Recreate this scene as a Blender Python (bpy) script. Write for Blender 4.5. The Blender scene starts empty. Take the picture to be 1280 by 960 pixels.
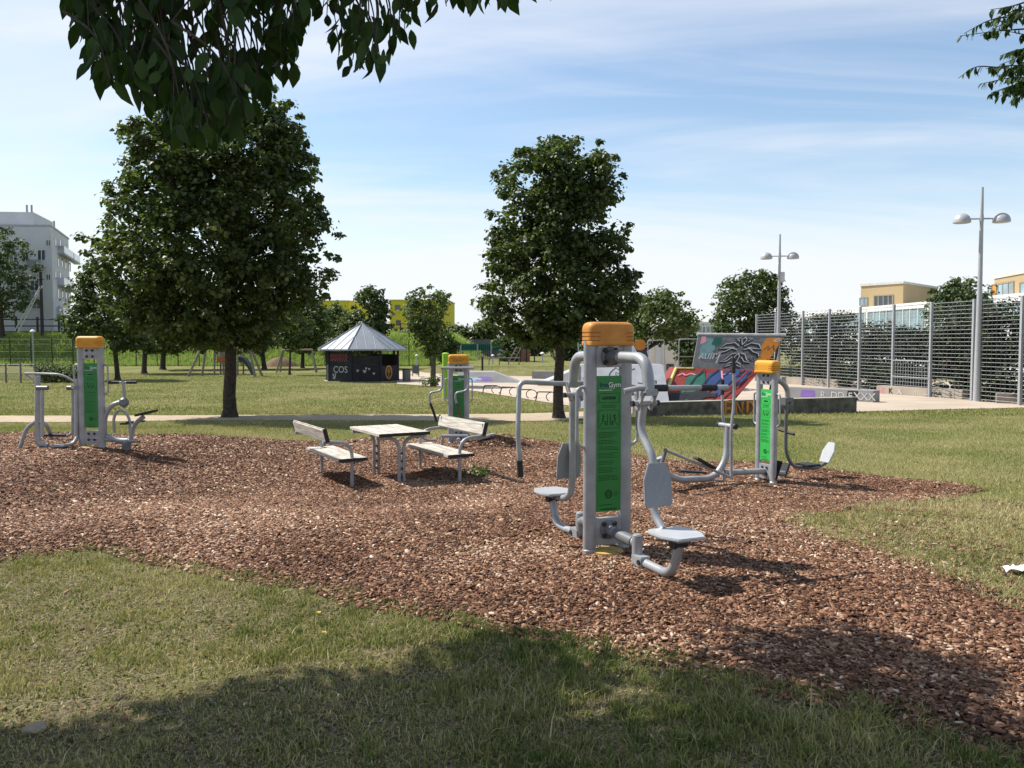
import bpy, bmesh, math, random
import numpy as np
from mathutils import Vector, Matrix, noise as mnoise
random.seed(7); RNG = np.random.default_rng(7)
sc = bpy.context.scene
COL = sc.collection
R = math.radians

# ------------------------------------------------------------------ camera model
F, HZ, CZ = 1036.0, 428.0, 1.70
PITCH = math.atan((480 - HZ) / F)
cp, sp = math.cos(PITCH), math.sin(PITCH)

def ss(v, a, b):
    t = np.clip((np.asarray(v, float) - a) / (b - a), 0, 1)
    return t * t * (3 - 2 * t)

def gz(x, y):
    """height of the park ground"""
    x = np.asarray(x, float); y = np.asarray(y, float)
    w = ss(x, -6.8, -3.2)
    z = -0.40 * (w * ss(y, 7.2, 11.6) + (1 - w) * ss(y, 14.6, 21.5))
    z = z - 0.5 * ss(y, 18, 35)
    z = z + 0.6 * ss(y, 61, 67) * ss(x, -9, -6)
    z = z + 3.4 * ss(y, 92, 101) * (1 - ss(x, -9, -2))
    z = z + 0.22 * np.exp(-((x + 0.28) ** 2 / 0.30 + (y - 16.75) ** 2 / 0.35))
    near = 1 - ss(y, 14, 22)
    z = z + near * (0.012 * np.sin(1.9 * x + 0.7 * y) + 0.010 * np.sin(1.3 * y - 2.3 * x + 1) + 0.006 * np.sin(4.1 * x + 3.3 * y))
    return z

def g1(x, y): return float(gz(x, y))

def ray(px, py):
    a = (px - 640) / F; b = (480 - py) / F
    return Vector((a, cp + b * sp, -sp + b * cp))

def P(px, py, y):
    d = ray(px, py); t = y / d.y
    return Vector((d.x * t, y, CZ + d.z * t))

def G(px, py):
    d = ray(px, py)
    lo, step = 1.0, 0.25
    y = lo
    while y < 500:
        t = (y + step) / d.y
        if CZ + d.z * t < g1(d.x * t, y + step):
            a, b = y, y + step
            for _ in range(24):
                m = (a + b) / 2; t = m / d.y
                if CZ + d.z * t < g1(d.x * t, m): b = m
                else: a = m
            t = b / d.y
            return Vector((d.x * t, b, g1(d.x * t, b)))
        y += step
        if y > 30: step = 1.0
    return P(px, py, 400)

def GX(px, y):
    """ground point under pixel column px at depth y"""
    x = (px - 640) / F * y
    return Vector((x, y, g1(x, y)))

def in_poly(x, y, poly):
    x = np.asarray(x); y = np.asarray(y)
    ins = np.zeros(x.shape, bool); n = len(poly); j = n - 1
    for i in range(n):
        xi, yi = poly[i]; xj, yj = poly[j]
        c = ((yi > y) != (yj > y)) & (x < (xj - xi) * (y - yi) / ((yj - yi) + 1e-12) + xi)
        ins ^= c; j = i
    return ins

def to_px(x, y, z):
    x = np.asarray(x, float); y = np.asarray(y, float); zz = np.asarray(z, float) - CZ
    f = y * cp - zz * sp; u = y * sp + zz * cp
    return 640 + F * x / f, 480 - F * u / f

# ------------------------------------------------------------------ sun
EL = R(52); AZ = Vector((-0.92, 0.40)).normalized()
TOSUN = Vector((AZ.x * math.cos(EL), AZ.y * math.cos(EL), math.sin(EL)))

# ------------------------------------------------------------------ materials
MATS = {}
def mat(name, col, rough=0.6, metal=0.0, var=0.12, scale=6.0, bump=0.0, bscale=60.0, spec=0.4, col2=None, coat=0.0):
    if name in MATS: return MATS[name]
    m = bpy.data.materials.new(name); m.use_nodes = True
    nt = m.node_tree; b = nt.nodes['Principled BSDF']
    b.inputs['Roughness'].default_value = rough; b.inputs['Metallic'].default_value = metal
    b.inputs['Specular IOR Level'].default_value = spec
    if coat: b.inputs['Coat Weight'].default_value = coat
    tc = nt.nodes.new('ShaderNodeTexCoord')
    n = nt.nodes.new('ShaderNodeTexNoise'); n.inputs['Scale'].default_value = scale; n.inputs['Detail'].default_value = 6
    nt.links.new(tc.outputs['Object'], n.inputs['Vector'])
    r = nt.nodes.new('ShaderNodeValToRGB')
    c2 = col2 if col2 else [min(1, c * (1 + var)) for c in col]
    c1 = [c * (1 - var) for c in col]
    r.color_ramp.elements[0].position = 0.32; r.color_ramp.elements[1].position = 0.68
    r.color_ramp.elements[0].color = (*c1, 1); r.color_ramp.elements[1].color = (*c2, 1)
    nt.links.new(n.outputs['Fac'], r.inputs['Fac']); nt.links.new(r.outputs['Color'], b.inputs['Base Color'])
    if bump:
        n2 = nt.nodes.new('ShaderNodeTexNoise'); n2.inputs['Scale'].default_value = bscale; n2.inputs['Detail'].default_value = 4
        nt.links.new(tc.outputs['Object'], n2.inputs['Vector'])
        bp = nt.nodes.new('ShaderNodeBump'); bp.inputs['Strength'].default_value = bump; bp.inputs['Distance'].default_value = 0.02
        nt.links.new(n2.outputs['Fac'], bp.inputs['Height']); nt.links.new(bp.outputs['Normal'], b.inputs['Normal'])
    MATS[name] = m
    return m

def attr_mat(name, stops, rough=0.7, transl=0.0, tcol=(0.2, 0.3, 0.05), spec=0.3):
    """colour picked by a per-piece random value stored on the mesh"""
    if name in MATS: return MATS[name]
    m = bpy.data.materials.new(name); m.use_nodes = True
    nt = m.node_tree; b = nt.nodes['Principled BSDF']
    b.inputs['Roughness'].default_value = rough; b.inputs['Specular IOR Level'].default_value = spec
    a = nt.nodes.new('ShaderNodeAttribute'); a.attribute_name = 'tint'
    r = nt.nodes.new('ShaderNodeValToRGB')
    while len(r.color_ramp.elements) < len(stops): r.color_ramp.elements.new(0.5)
    for e, (p, c) in zip(r.color_ramp.elements, stops): e.position = p; e.color = (*c, 1)
    nt.links.new(a.outputs['Fac'], r.inputs['Fac']); nt.links.new(r.outputs['Color'], b.inputs['Base Color'])
    if transl:
        t = nt.nodes.new('ShaderNodeBsdfTranslucent')
        mx = nt.nodes.new('ShaderNodeMix'); mx.data_type = 'RGBA'; mx.blend_type = 'MULTIPLY'
        mx.inputs['Factor'].default_value = 1.0
        nt.links.new(r.outputs['Color'], mx.inputs['A']); mx.inputs['B'].default_value = (*tcol, 1)
        nt.links.new(mx.outputs['Result'], t.inputs['Color'])
        s = nt.nodes.new('ShaderNodeMixShader'); s.inputs[0].default_value = transl
        out = nt.nodes['Material Output']
        nt.links.new(b.outputs[0], s.inputs[1]); nt.links.new(t.outputs[0], s.inputs[2]); nt.links.new(s.outputs[0], out.inputs['Surface'])
    MATS[name] = m
    return m

def glass_mat(name, col, rough=0.08):
    return mat(name, col, rough=rough, spec=0.8, var=0.3, scale=0.6)

M_STEEL = mat('silver_paint', (0.305, 0.315, 0.325), 0.40, 0.22, 0.16, 7, 0.06, 200, 0.5)
M_STEEL_D = mat('worn_steel', (0.15, 0.157, 0.165), 0.45, 0.3, 0.12, 12, 0.04, 150)
M_BLACK = mat('black_rubber', (0.018, 0.018, 0.02), 0.6, 0, 0.2, 20, 0.1, 200)
M_BOLT = mat('dark_bolt', (0.03, 0.03, 0.033), 0.45, 0.2, 0.2, 20)
M_ORANGE = mat('shaded_orange_plastic', (0.50, 0.19, 0.025), 0.5, 0, 0.16, 7, 0.06, 120, 0.35, (0.56, 0.24, 0.04))  # deeper orange carries the shade on the nearest cap
M_ORANGE_Y = mat('amber_plastic', (0.60, 0.27, 0.02), 0.5, 0, 0.1, 8, 0.05, 120, 0.35)
M_GREEN = mat('green_board', (0.012, 0.20, 0.035), 0.32, 0, 0.08, 3, 0, 60, 0.5)
M_GREEN_SUNLIT = mat('sunlit_green_board', (0.03, 0.42, 0.07), 0.35, 0, 0.08, 3, 0, 60, 0.5)  # brighter copy of the board green, sunlight put into the colour
M_INK = mat('dark_ink', (0.003, 0.018, 0.006), 0.5)
M_TEAL = mat('teal_ink', (0.01, 0.05, 0.10), 0.5)
M_WHITE = mat('white_paint', (0.78, 0.78, 0.76), 0.5, 0, 0.05)
M_YELLOWP = mat('yellow_base', (0.50, 0.33, 0.10), 0.6, 0, 0.15, 10)
M_PAD = mat('shaded_seat_panel', (0.24, 0.26, 0.285), 0.35, 0, 0.06, 8, 0.03, 180, 0.5)  # darkened to hold the shade on backrests turned from the sun
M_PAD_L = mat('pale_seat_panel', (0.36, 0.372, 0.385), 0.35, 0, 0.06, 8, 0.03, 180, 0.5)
M_WOODG = None
M_CONC = mat('concrete', (0.30, 0.275, 0.235), 0.85, 0, 0.18, 1.6, 0.25, 40)
M_CONC_D = mat('weathered_concrete', (0.105, 0.098, 0.08), 0.9, 0, 0.55, 3.5, 0.35, 30)
M_BARK = mat('bark', (0.05, 0.04, 0.03), 0.95, 0, 0.45, 9, 0.9, 26)
M_BARK_L = mat('grey_bark', (0.10, 0.085, 0.065), 0.95, 0, 0.4, 9, 0.8, 26)
M_DKMETAL = mat('dark_metal', (0.02, 0.022, 0.022), 0.5, 0.3, 0.2)
M_GALV = mat('galvanised', (0.33, 0.345, 0.36), 0.5, 0.2, 0.1, 6)
M_LAMP = mat('lamp_grey', (0.36, 0.37, 0.38), 0.4, 0.1, 0.06, 5)
M_TIMBER = mat('grey_timber', (0.22, 0.19, 0.16), 0.85, 0, 0.3, 8, 0.4, 50)

def wood_grey():
    m = bpy.data.materials.new('weathered_timber'); m.use_nodes = True
    nt = m.node_tree; b = nt.nodes['Principled BSDF']; b.inputs['Roughness'].default_value = 0.75
    tc = nt.nodes.new('ShaderNodeTexCoord'); mp = nt.nodes.new('ShaderNodeMapping'); mp.inputs['Scale'].default_value = (30, 2.2, 30)
    n = nt.nodes.new('ShaderNodeTexNoise'); n.inputs['Scale'].default_value = 1.5; n.inputs['Detail'].default_value = 8
    nt.links.new(tc.outputs['Object'], mp.inputs['Vector']); nt.links.new(mp.outputs[0], n.inputs['Vector'])
    r = nt.nodes.new('ShaderNodeValToRGB'); r.color_ramp.elements[0].position = .3; r.color_ramp.elements[1].position = .72
    r.color_ramp.elements[0].color = (.27, .235, .19, 1); r.color_ramp.elements[1].color = (.62, .575, .50, 1)
    nt.links.new(n.outputs['Fac'], r.inputs['Fac']); nt.links.new(r.outputs['Color'], b.inputs['Base Color'])
    bp = nt.nodes.new('ShaderNodeBump'); bp.inputs['Strength'].default_value = .3; bp.inputs['Distance'].default_value = .01
    nt.links.new(n.outputs['Fac'], bp.inputs['Height']); nt.links.new(bp.outputs['Normal'], b.inputs['Normal'])
    return m
M_WOODG = wood_grey()

# ------------------------------------------------------------------ mesh helpers
def fillet(pts, rad, n=7):
    pts = [Vector(p) for p in pts]
    if rad <= 0 or len(pts) < 3: return pts
    out = [pts[0]]
    for i in range(1, len(pts) - 1):
        a, b, c = pts[i - 1], pts[i], pts[i + 1]
        ra = min(rad, (a - b).length * .48, (c - b).length * .48)
        p0 = b + (a - b).normalized() * ra; p2 = b + (c - b).normalized() * ra
        for k in range(n + 1):
            t = k / n
            out.append(p0 * (1 - t) ** 2 + b * 2 * t * (1 - t) + p2 * t * t)
    out.append(pts[-1])
    return out

class MB:
    def __init__(s): s.v = []; s.f = []; s.m = []
    def add(s, vs, fs, mi=0):
        o = len(s.v); s.v += [tuple(v) for v in vs]
        for f in fs: s.f.append([i + o for i in f]); s.m.append(mi)
    def box(s, c, size, rot=None, mi=0):
        hx, hy, hz = size[0] / 2, size[1] / 2, size[2] / 2
        vs = [Vector((x, y, z)) for z in (-hz, hz) for y in (-hy, hy) for x in (-hx, hx)]
        if rot is not None: vs = [rot @ v for v in vs]
        c = Vector(c); vs = [v + c for v in vs]
        s.add(vs, [(0, 2, 3, 1), (4, 5, 7, 6), (0, 1, 5, 4), (2, 6, 7, 3), (0, 4, 6, 2), (1, 3, 7, 5)], mi)
    def tube(s, pts, r, fil=0.0, seg=12, mi=0, caps=True, r1=None, ecc=1.0):
        pts = fillet(pts, fil)
        n = len(pts)
        rs = [r if r1 is None else r + (r1 - r) * i / (n - 1) for i in range(n)] if not isinstance(r, list) else r
        t0 = (pts[1] - pts[0]).normalized()
        ref = Vector((0, 0, 1)) if abs(t0.z) < .9 else Vector((1, 0, 0))
        nrm = t0.cross(ref).normalized()
        o = len(s.v); prev = t0
        for i, p in enumerate(pts):
            t = (pts[min(i + 1, n - 1)] - pts[max(i - 1, 0)]).normalized()
            q = prev.rotation_difference(t); nrm = (q @ nrm).normalized(); prev = t
            b = t.cross(nrm).normalized()
            for k in range(seg):
                a = 2 * math.pi * k / seg
                s.v.append(tuple(p + nrm * (math.cos(a) * rs[i]) + b * (math.sin(a) * rs[i] * ecc)))
        for i in range(n - 1):
            for k in range(seg):
                a = o + i * seg + k; b2 = o + i * seg + (k + 1) % seg
                s.f.append([a, b2, b2 + seg, a + seg]); s.m.append(mi)
        if caps:
            s.f.append([o + k for k in reversed(range(seg))]); s.m.append(mi)
            s.f.append([o + (n - 1) * seg + k for k in range(seg)]); s.m.append(mi)
    def lathe(s, prof, c=(0, 0, 0), seg=20, mi=0, axis=None):
        o = len(s.v); c = Vector(c); q = Vector((0, 0, 1)).rotation_difference(Vector(axis)) if axis is not None else None
        for (r, z) in prof:
            for k in range(seg):
                a = 2 * math.pi * k / seg
                p = Vector((r * math.cos(a), r * math.sin(a), z))
                if q: p = q @ p
                s.v.append(tuple(c + p))
        for i in range(len(prof) - 1):
            for k in range(seg):
                a = o + i * seg + k; b = o + i * seg + (k + 1) % seg
                s.f.append([a, b, b + seg, a + seg]); s.m.append(mi)
        s.f.append([o + k for k in reversed(range(seg))]); s.m.append(mi)
        s.f.append([o + (len(prof) - 1) * seg + k for k in range(seg)]); s.m.append(mi)
    def prism(s, poly, d, mi=0):
        """poly: 3d points of one face; d: extrusion vector"""
        n = len(poly); d = Vector(d); poly = [Vector(p) for p in poly]
        s.add(poly + [p + d for p in poly],
              [list(range(n))[::-1], list(range(n, 2 * n))] + [[i, (i + 1) % n, (i + 1) % n + n, i + n] for i in range(n)], mi)
    def stroke(s, o, ex, ey, pts, w, mi=0, lift=0.003):
        """flat painted stroke on the plane o + ex*u + ey*v"""
        o, ex, ey = Vector(o), Vector(ex), Vector(ey); nn = ex.cross(ey).normalized()
        L = [Vector((p[0], p[1])) for p in pts]; vs = []
        for i, p in enumerate(L):
            t = (L[min(i + 1, len(L) - 1)] - L[max(i - 1, 0)])
            t = t.normalized() if t.length > 1e-6 else Vector((1, 0)); nr = Vector((-t.y, t.x)) * w / 2
            for q in (p + nr, p - nr): vs.append(o + ex * q.x + ey * q.y + nn * lift)
        s.add(vs, [(2 * i, 2 * i + 1, 2 * i + 3, 2 * i + 2) for i in range(len(L) - 1)], mi)
    def fill(s, o, ex, ey, pts, mi=0, lift=0.002):
        o, ex, ey = Vector(o), Vector(ex), Vector(ey); nn = ex.cross(ey).normalized()
        s.add([o + ex * p[0] + ey * p[1] + nn * lift for p in pts], [list(range(len(pts)))], mi)
    def text(s, txt, o, ex, ey, size, mi=0, lift=0.003, align='LEFT', bold=0.0):
        cu = bpy.data.curves.new('lettering', 'FONT'); cu.body = txt; cu.size = size; cu.align_x = align; cu.resolution_u = 3; cu.offset = bold
        ob = bpy.data.objects.new('lettering', cu); COL.objects.link(ob)
        bpy.context.view_layer.update()
        me = bpy.data.meshes.new_from_object(ob.evaluated_get(bpy.context.evaluated_depsgraph_get()))
        o, ex, ey = Vector(o), Vector(ex), Vector(ey); nn = ex.cross(ey).normalized()
        s.add([o + ex * v.co.x + ey * v.co.y + nn * lift for v in me.vertices], [list(p.vertices) for p in me.polygons], mi)
        bpy.data.objects.remove(ob); bpy.data.curves.remove(cu); bpy.data.meshes.remove(me)
    def build(s, name, mats, parent=None, smooth=True, bevel=0.0, sharp=38):
        me = bpy.data.meshes.new(name); me.from_pydata(s.v, [], s.f)
        if not isinstance(mats, (list, tuple)): mats = [mats]
        for m in mats: me.materials.append(m)
        me.polygons.foreach_set('material_index', s.m)
        if bevel:
            bm = bmesh.new(); bm.from_mesh(me)
            bmesh.ops.bevel(bm, geom=[e for e in bm.edges if len(e.link_faces) == 2 and e.calc_face_angle(0) > .5], offset=bevel, segments=2, affect='EDGES', clamp_overlap=True)
            bm.to_mesh(me); bm.free()
        bm = bmesh.new(); bm.from_mesh(me); bmesh.ops.recalc_face_normals(bm, faces=bm.faces) if len(bm.faces) < 20000 else None; bm.to_mesh(me); bm.free()
        if smooth:
            me.polygons.foreach_set('use_smooth', [True] * len(me.polygons)); me.set_sharp_from_angle(angle=R(sharp))
        ob = bpy.data.objects.new(name, me); COL.objects.link(ob)
        if parent: ob.parent = parent
        return ob

def np_mesh(name, V, faces_n, idx, mats, parent=None, tint=None, smooth=False):
    """fast mesh: V (n,3), all faces with faces_n corners (or array of sizes), idx flat"""
    me = bpy.data.meshes.new(name)
    V = np.ascontiguousarray(V, np.float32); idx = np.ascontiguousarray(idx, np.int32).ravel()
    nf = len(idx) // faces_n if np.isscalar(faces_n) else len(faces_n)
    tot = np.full(nf, faces_n, np.int32) if np.isscalar(faces_n) else np.asarray(faces_n, np.int32)
    st = np.concatenate([[0], np.cumsum(tot)[:-1]]).astype(np.int32)
    me.vertices.add(len(V)); me.vertices.foreach_set('co', V.ravel())
    me.loops.add(len(idx)); me.loops.foreach_set('vertex_index', idx)
    me.polygons.add(nf); me.polygons.foreach_set('loop_start', st)
    try: me.polygons.foreach_set('loop_total', tot)
    except Exception: pass
    me.update(calc_edges=True); me.validate()
    for m in (mats if isinstance(mats, (list, tuple)) else [mats]): me.materials.append(m)
    if tint is not None:
        a = me.attributes.new('tint', 'FLOAT', 'POINT'); a.data.foreach_set('value', np.ascontiguousarray(tint, np.float32))
    if smooth: me.polygons.foreach_set('use_smooth', [True] * len(me.polygons))
    ob = bpy.data.objects.new(name, me); COL.objects.link(ob)
    if parent: ob.parent = parent
    return ob

def tag(o, label, cat, group=None):
    o['label'] = label; o['category'] = cat
    if group: o['group'] = group
    return o
def kind(o, k): o['kind'] = k; return o
def thing(name, label, cat, loc=(0, 0, 0), rz=0.0, group=None):
    o = bpy.data.objects.new(name, None); COL.objects.link(o); o.location = loc; o.rotation_euler = (0, 0, rz)
    o.empty_display_size = .2
    return tag(o, label, cat, group)
def copy_tree(o, parent=None):
    c = o.copy(); COL.objects.link(c); c.parent = parent
    for ch in list(o.children): copy_tree(ch, c)
    return c

# ------------------------------------------------------------------ ground
def lawn_material():
    m = bpy.data.materials.new('lawn'); m.use_nodes = True
    nt = m.node_tree; b = nt.nodes['Principled BSDF']; b.inputs['Roughness'].default_value = .95; b.inputs['Specular IOR Level'].default_value = .1
    tc = nt.nodes.new('ShaderNodeTexCoord')
    def nz(scale, det=6, dist=0):
        n = nt.nodes.new('ShaderNodeTexNoise'); n.inputs['Scale'].default_value = scale; n.inputs['Detail'].default_value = det; n.inputs['Distortion'].default_value = dist
        nt.links.new(tc.outputs['Object'], n.inputs['Vector']); return n
    def rp(n, a, ca, b_, cb):
        r = nt.nodes.new('ShaderNodeValToRGB'); r.color_ramp.elements[0].position = a; r.color_ramp.elements[1].position = b_
        r.color_ramp.elements[0].color = (*ca, 1); r.color_ramp.elements[1].color = (*cb, 1)
        nt.links.new(n.outputs['Fac'], r.inputs['Fac']); return r
    def mix(f, a, b_):
        x = nt.nodes.new('ShaderNodeMix'); x.data_type = 'RGBA'
        nt.links.new(f, x.inputs['Factor']); nt.links.new(a, x.inputs['A']); nt.links.new(b_, x.inputs['B']); return x.outputs['Result']
    green = rp(nz(14), .3, (.085, .105, .026), .7, (.17, .175, .055))
    dry = rp(nz(22), .3, (.17, .15, .065), .7, (.30, .25, .125))
    big = rp(nz(.35, 5, .6), .40, (0, 0, 0), .68, (.85, .85, .85))
    c1 = mix(big.outputs['Color'], green.outputs['Color'], dry.outputs['Color'])
    soil = rp(nz(42, 9), .34, (.035, .027, .017), .66, (.20, .155, .10))
    sep = nt.nodes.new('ShaderNodeSeparateXYZ'); nt.links.new(tc.outputs['Object'], sep.inputs[0])
    mr = nt.nodes.new('ShaderNodeMapRange'); mr.inputs['From Min'].default_value = 6; mr.inputs['From Max'].default_value = 9.5
    mr.inputs['To Min'].default_value = 1; mr.inputs['To Max'].default_value = 0; nt.links.new(sep.outputs['Y'], mr.inputs['Value'])
    pn = rp(nz(2.2, 6, .4), .30, (.55, .55, .55), .60, (1, 1, 1))
    mm = nt.nodes.new('ShaderNodeMath'); mm.operation = 'MULTIPLY'
    nt.links.new(pn.outputs['Color'], mm.inputs[0]); nt.links.new(mr.outputs[0], mm.inputs[1])
    c2 = mix(mm.outputs[0], c1, soil.outputs['Color'])
    nt.links.new(c2, b.inputs['Base Color'])
    bp = nt.nodes.new('ShaderNodeBump'); bp.inputs['Strength'].default_value = .9; bp.inputs['Distance'].default_value = .05
    nt.links.new(nz(26, 8).outputs['Fac'], bp.inputs['Height']); nt.links.new(bp.outputs['Normal'], b.inputs['Normal'])
    return m
M_LAWN = lawn_material()

def axis(segs):
    out = []
    for a, b, st in segs:
        out += list(np.arange(a, b, st))
    return np.array(out + [segs[-1][1]])
gx = axis([(-320, -60, 20), (-60, -16, 2), (-16, 12, .25), (12, 60, 2), (60, 320, 20)])
gy = axis([(-12, 2, .5), (2, 24, .25), (24, 60, 1), (60, 104, .75), (104, 140, 6), (140, 620, 40)])
X, Y = np.meshgrid(gx, gy); Z = gz(X, Y)
nx, ny = len(gx), len(gy)
ii = np.arange(nx * ny).reshape(ny, nx)
q = np.stack([ii[:-1, :-1], ii[:-1, 1:], ii[1:, 1:], ii[1:, :-1]], -1).reshape(-1, 4)
kind(np_mesh('lawn', np.stack([X, Y, Z], -1).reshape(-1, 3), 4, q, M_LAWN, smooth=True), 'structure')

def gpoly(pxs): return [tuple(G(a, b)[:2]) for a, b in pxs]
MULCH_PX = [(-260, 547), (-60, 543), (30, 542), (110, 547), (170, 545), (230, 545), (300, 549), (380, 553), (470, 549), (545, 549), (585, 546), (622, 543), (645, 547),
            (665, 551), (700, 557), (760, 567), (830, 576), (960, 579), (1010, 585), (1060, 593), (1120, 600), (1215, 608), (1190, 621), (1100, 629),
            (1010, 641), (980, 655), (1040, 682), (1120, 706), (1210, 742), (1290, 772), (1480, 838), (1480, 985), (1290, 930), (1180, 898), (1100, 880), (1000, 858), (900, 834),
            (800, 813), (700, 797), (640, 790), (575, 768), (520, 757), (440, 740), (300, 715), (200, 695), (130, 681), (60, 690), (0, 697), (-260, 705)]
MULCH0 = gpoly(MULCH_PX)
def ragged(poly, step=.2, amp=.13):
    out = []
    for (x0, y0), (x1, y1) in zip(poly, poly[1:] + poly[:1]):
        n = max(1, int(math.hypot(x1 - x0, y1 - y0) / step))
        for k in range(n):
            x, y = x0 + (x1 - x0) * k / n, y0 + (y1 - y0) * k / n
            v = mnoise.noise_vector(Vector((x * 1.3, y * 1.3, 0))) + .6 * mnoise.noise_vector(Vector((x * 4.5, y * 4.5, 3)))
            out.append((x + v.x * amp, y + v.y * amp * 1.2))
    return out
MULCH = ragged(MULCH0)

def bed_material():
    m = bpy.data.materials.new('bark_mulch'); m.use_nodes = True
    nt = m.node_tree; b = nt.nodes['Principled BSDF']; b.inputs['Roughness'].default_value = .9; b.inputs['Specular IOR Level'].default_value = .2
    tc = nt.nodes.new('ShaderNodeTexCoord'); v = nt.nodes.new('ShaderNodeTexVoronoi'); v.inputs['Scale'].default_value = 32
    nt.links.new(tc.outputs['Object'], v.inputs['Vector'])
    sp_ = nt.nodes.new('ShaderNodeSeparateColor'); nt.links.new(v.outputs['Color'], sp_.inputs[0])
    r = nt.nodes.new('ShaderNodeValToRGB'); r.color_ramp.elements[0].color = (.05, .022, .014, 1); r.color_ramp.elements[1].color = (.19, .095, .06, 1)
    nt.links.new(sp_.outputs[0], r.inputs['Fac']); nt.links.new(r.outputs['Color'], b.inputs['Base Color'])
    bp = nt.nodes.new('ShaderNodeBump'); bp.inputs['Strength'].default_value = 1; bp.inputs['Distance'].default_value = .03
    nt.links.new(v.outputs['Distance'], bp.inputs['Height']); nt.links.new(bp.outputs['Normal'], b.inputs['Normal'])
    return m
mp = np.array(MULCH)
cs = .10
cx = np.arange(mp[:, 0].min(), mp[:, 0].max() + cs, cs); cy = np.arange(mp[:, 1].min(), mp[:, 1].max() + cs, cs)
CX, CY = np.meshgrid(cx, cy); keep = in_poly(CX + cs / 2 + RNG.normal(0, .03, CX.shape), CY + cs / 2 + RNG.normal(0, .03, CX.shape), MULCH)[:-1, :-1]
ii = np.arange(CX.size).reshape(CX.shape)
q = np.stack([ii[:-1, :-1][keep], ii[:-1, 1:][keep], ii[1:, 1:][keep], ii[1:, :-1][keep]], -1)
used, inv = np.unique(q, return_inverse=True)
Vb = np.stack([CX.ravel()[used], CY.ravel()[used], gz(CX.ravel()[used], CY.ravel()[used]) + .008], -1)
kind(np_mesh('mulch_bed', Vb, 4, inv.reshape(-1, 4), bed_material(), smooth=True), 'structure')

def vnoise(x, y, s, seed=0):
    """cheap smooth value noise"""
    x = x * s + seed * 17.3; y = y * s + seed * 9.1
    xi, yi = np.floor(x).astype(int), np.floor(y).astype(int); xf, yf = x - xi, y - yi
    def h(a, b):
        v = np.sin(a * 127.1 + b * 311.7 + seed * 74.7) * 43758.5453; return v - np.floor(v)
    u, v = xf * xf * (3 - 2 * xf), yf * yf * (3 - 2 * yf)
    return (h(xi, yi) * (1 - u) + h(xi + 1, yi) * u) * (1 - v) + (h(xi, yi + 1) * (1 - u) + h(xi + 1, yi + 1) * u) * v
def fbm(x, y, s, seed=0): return .55 * vnoise(x, y, s, seed) + .3 * vnoise(x, y, s * 2.1, seed + 1) + .15 * vnoise(x, y, s * 4.3, seed + 2)

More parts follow.
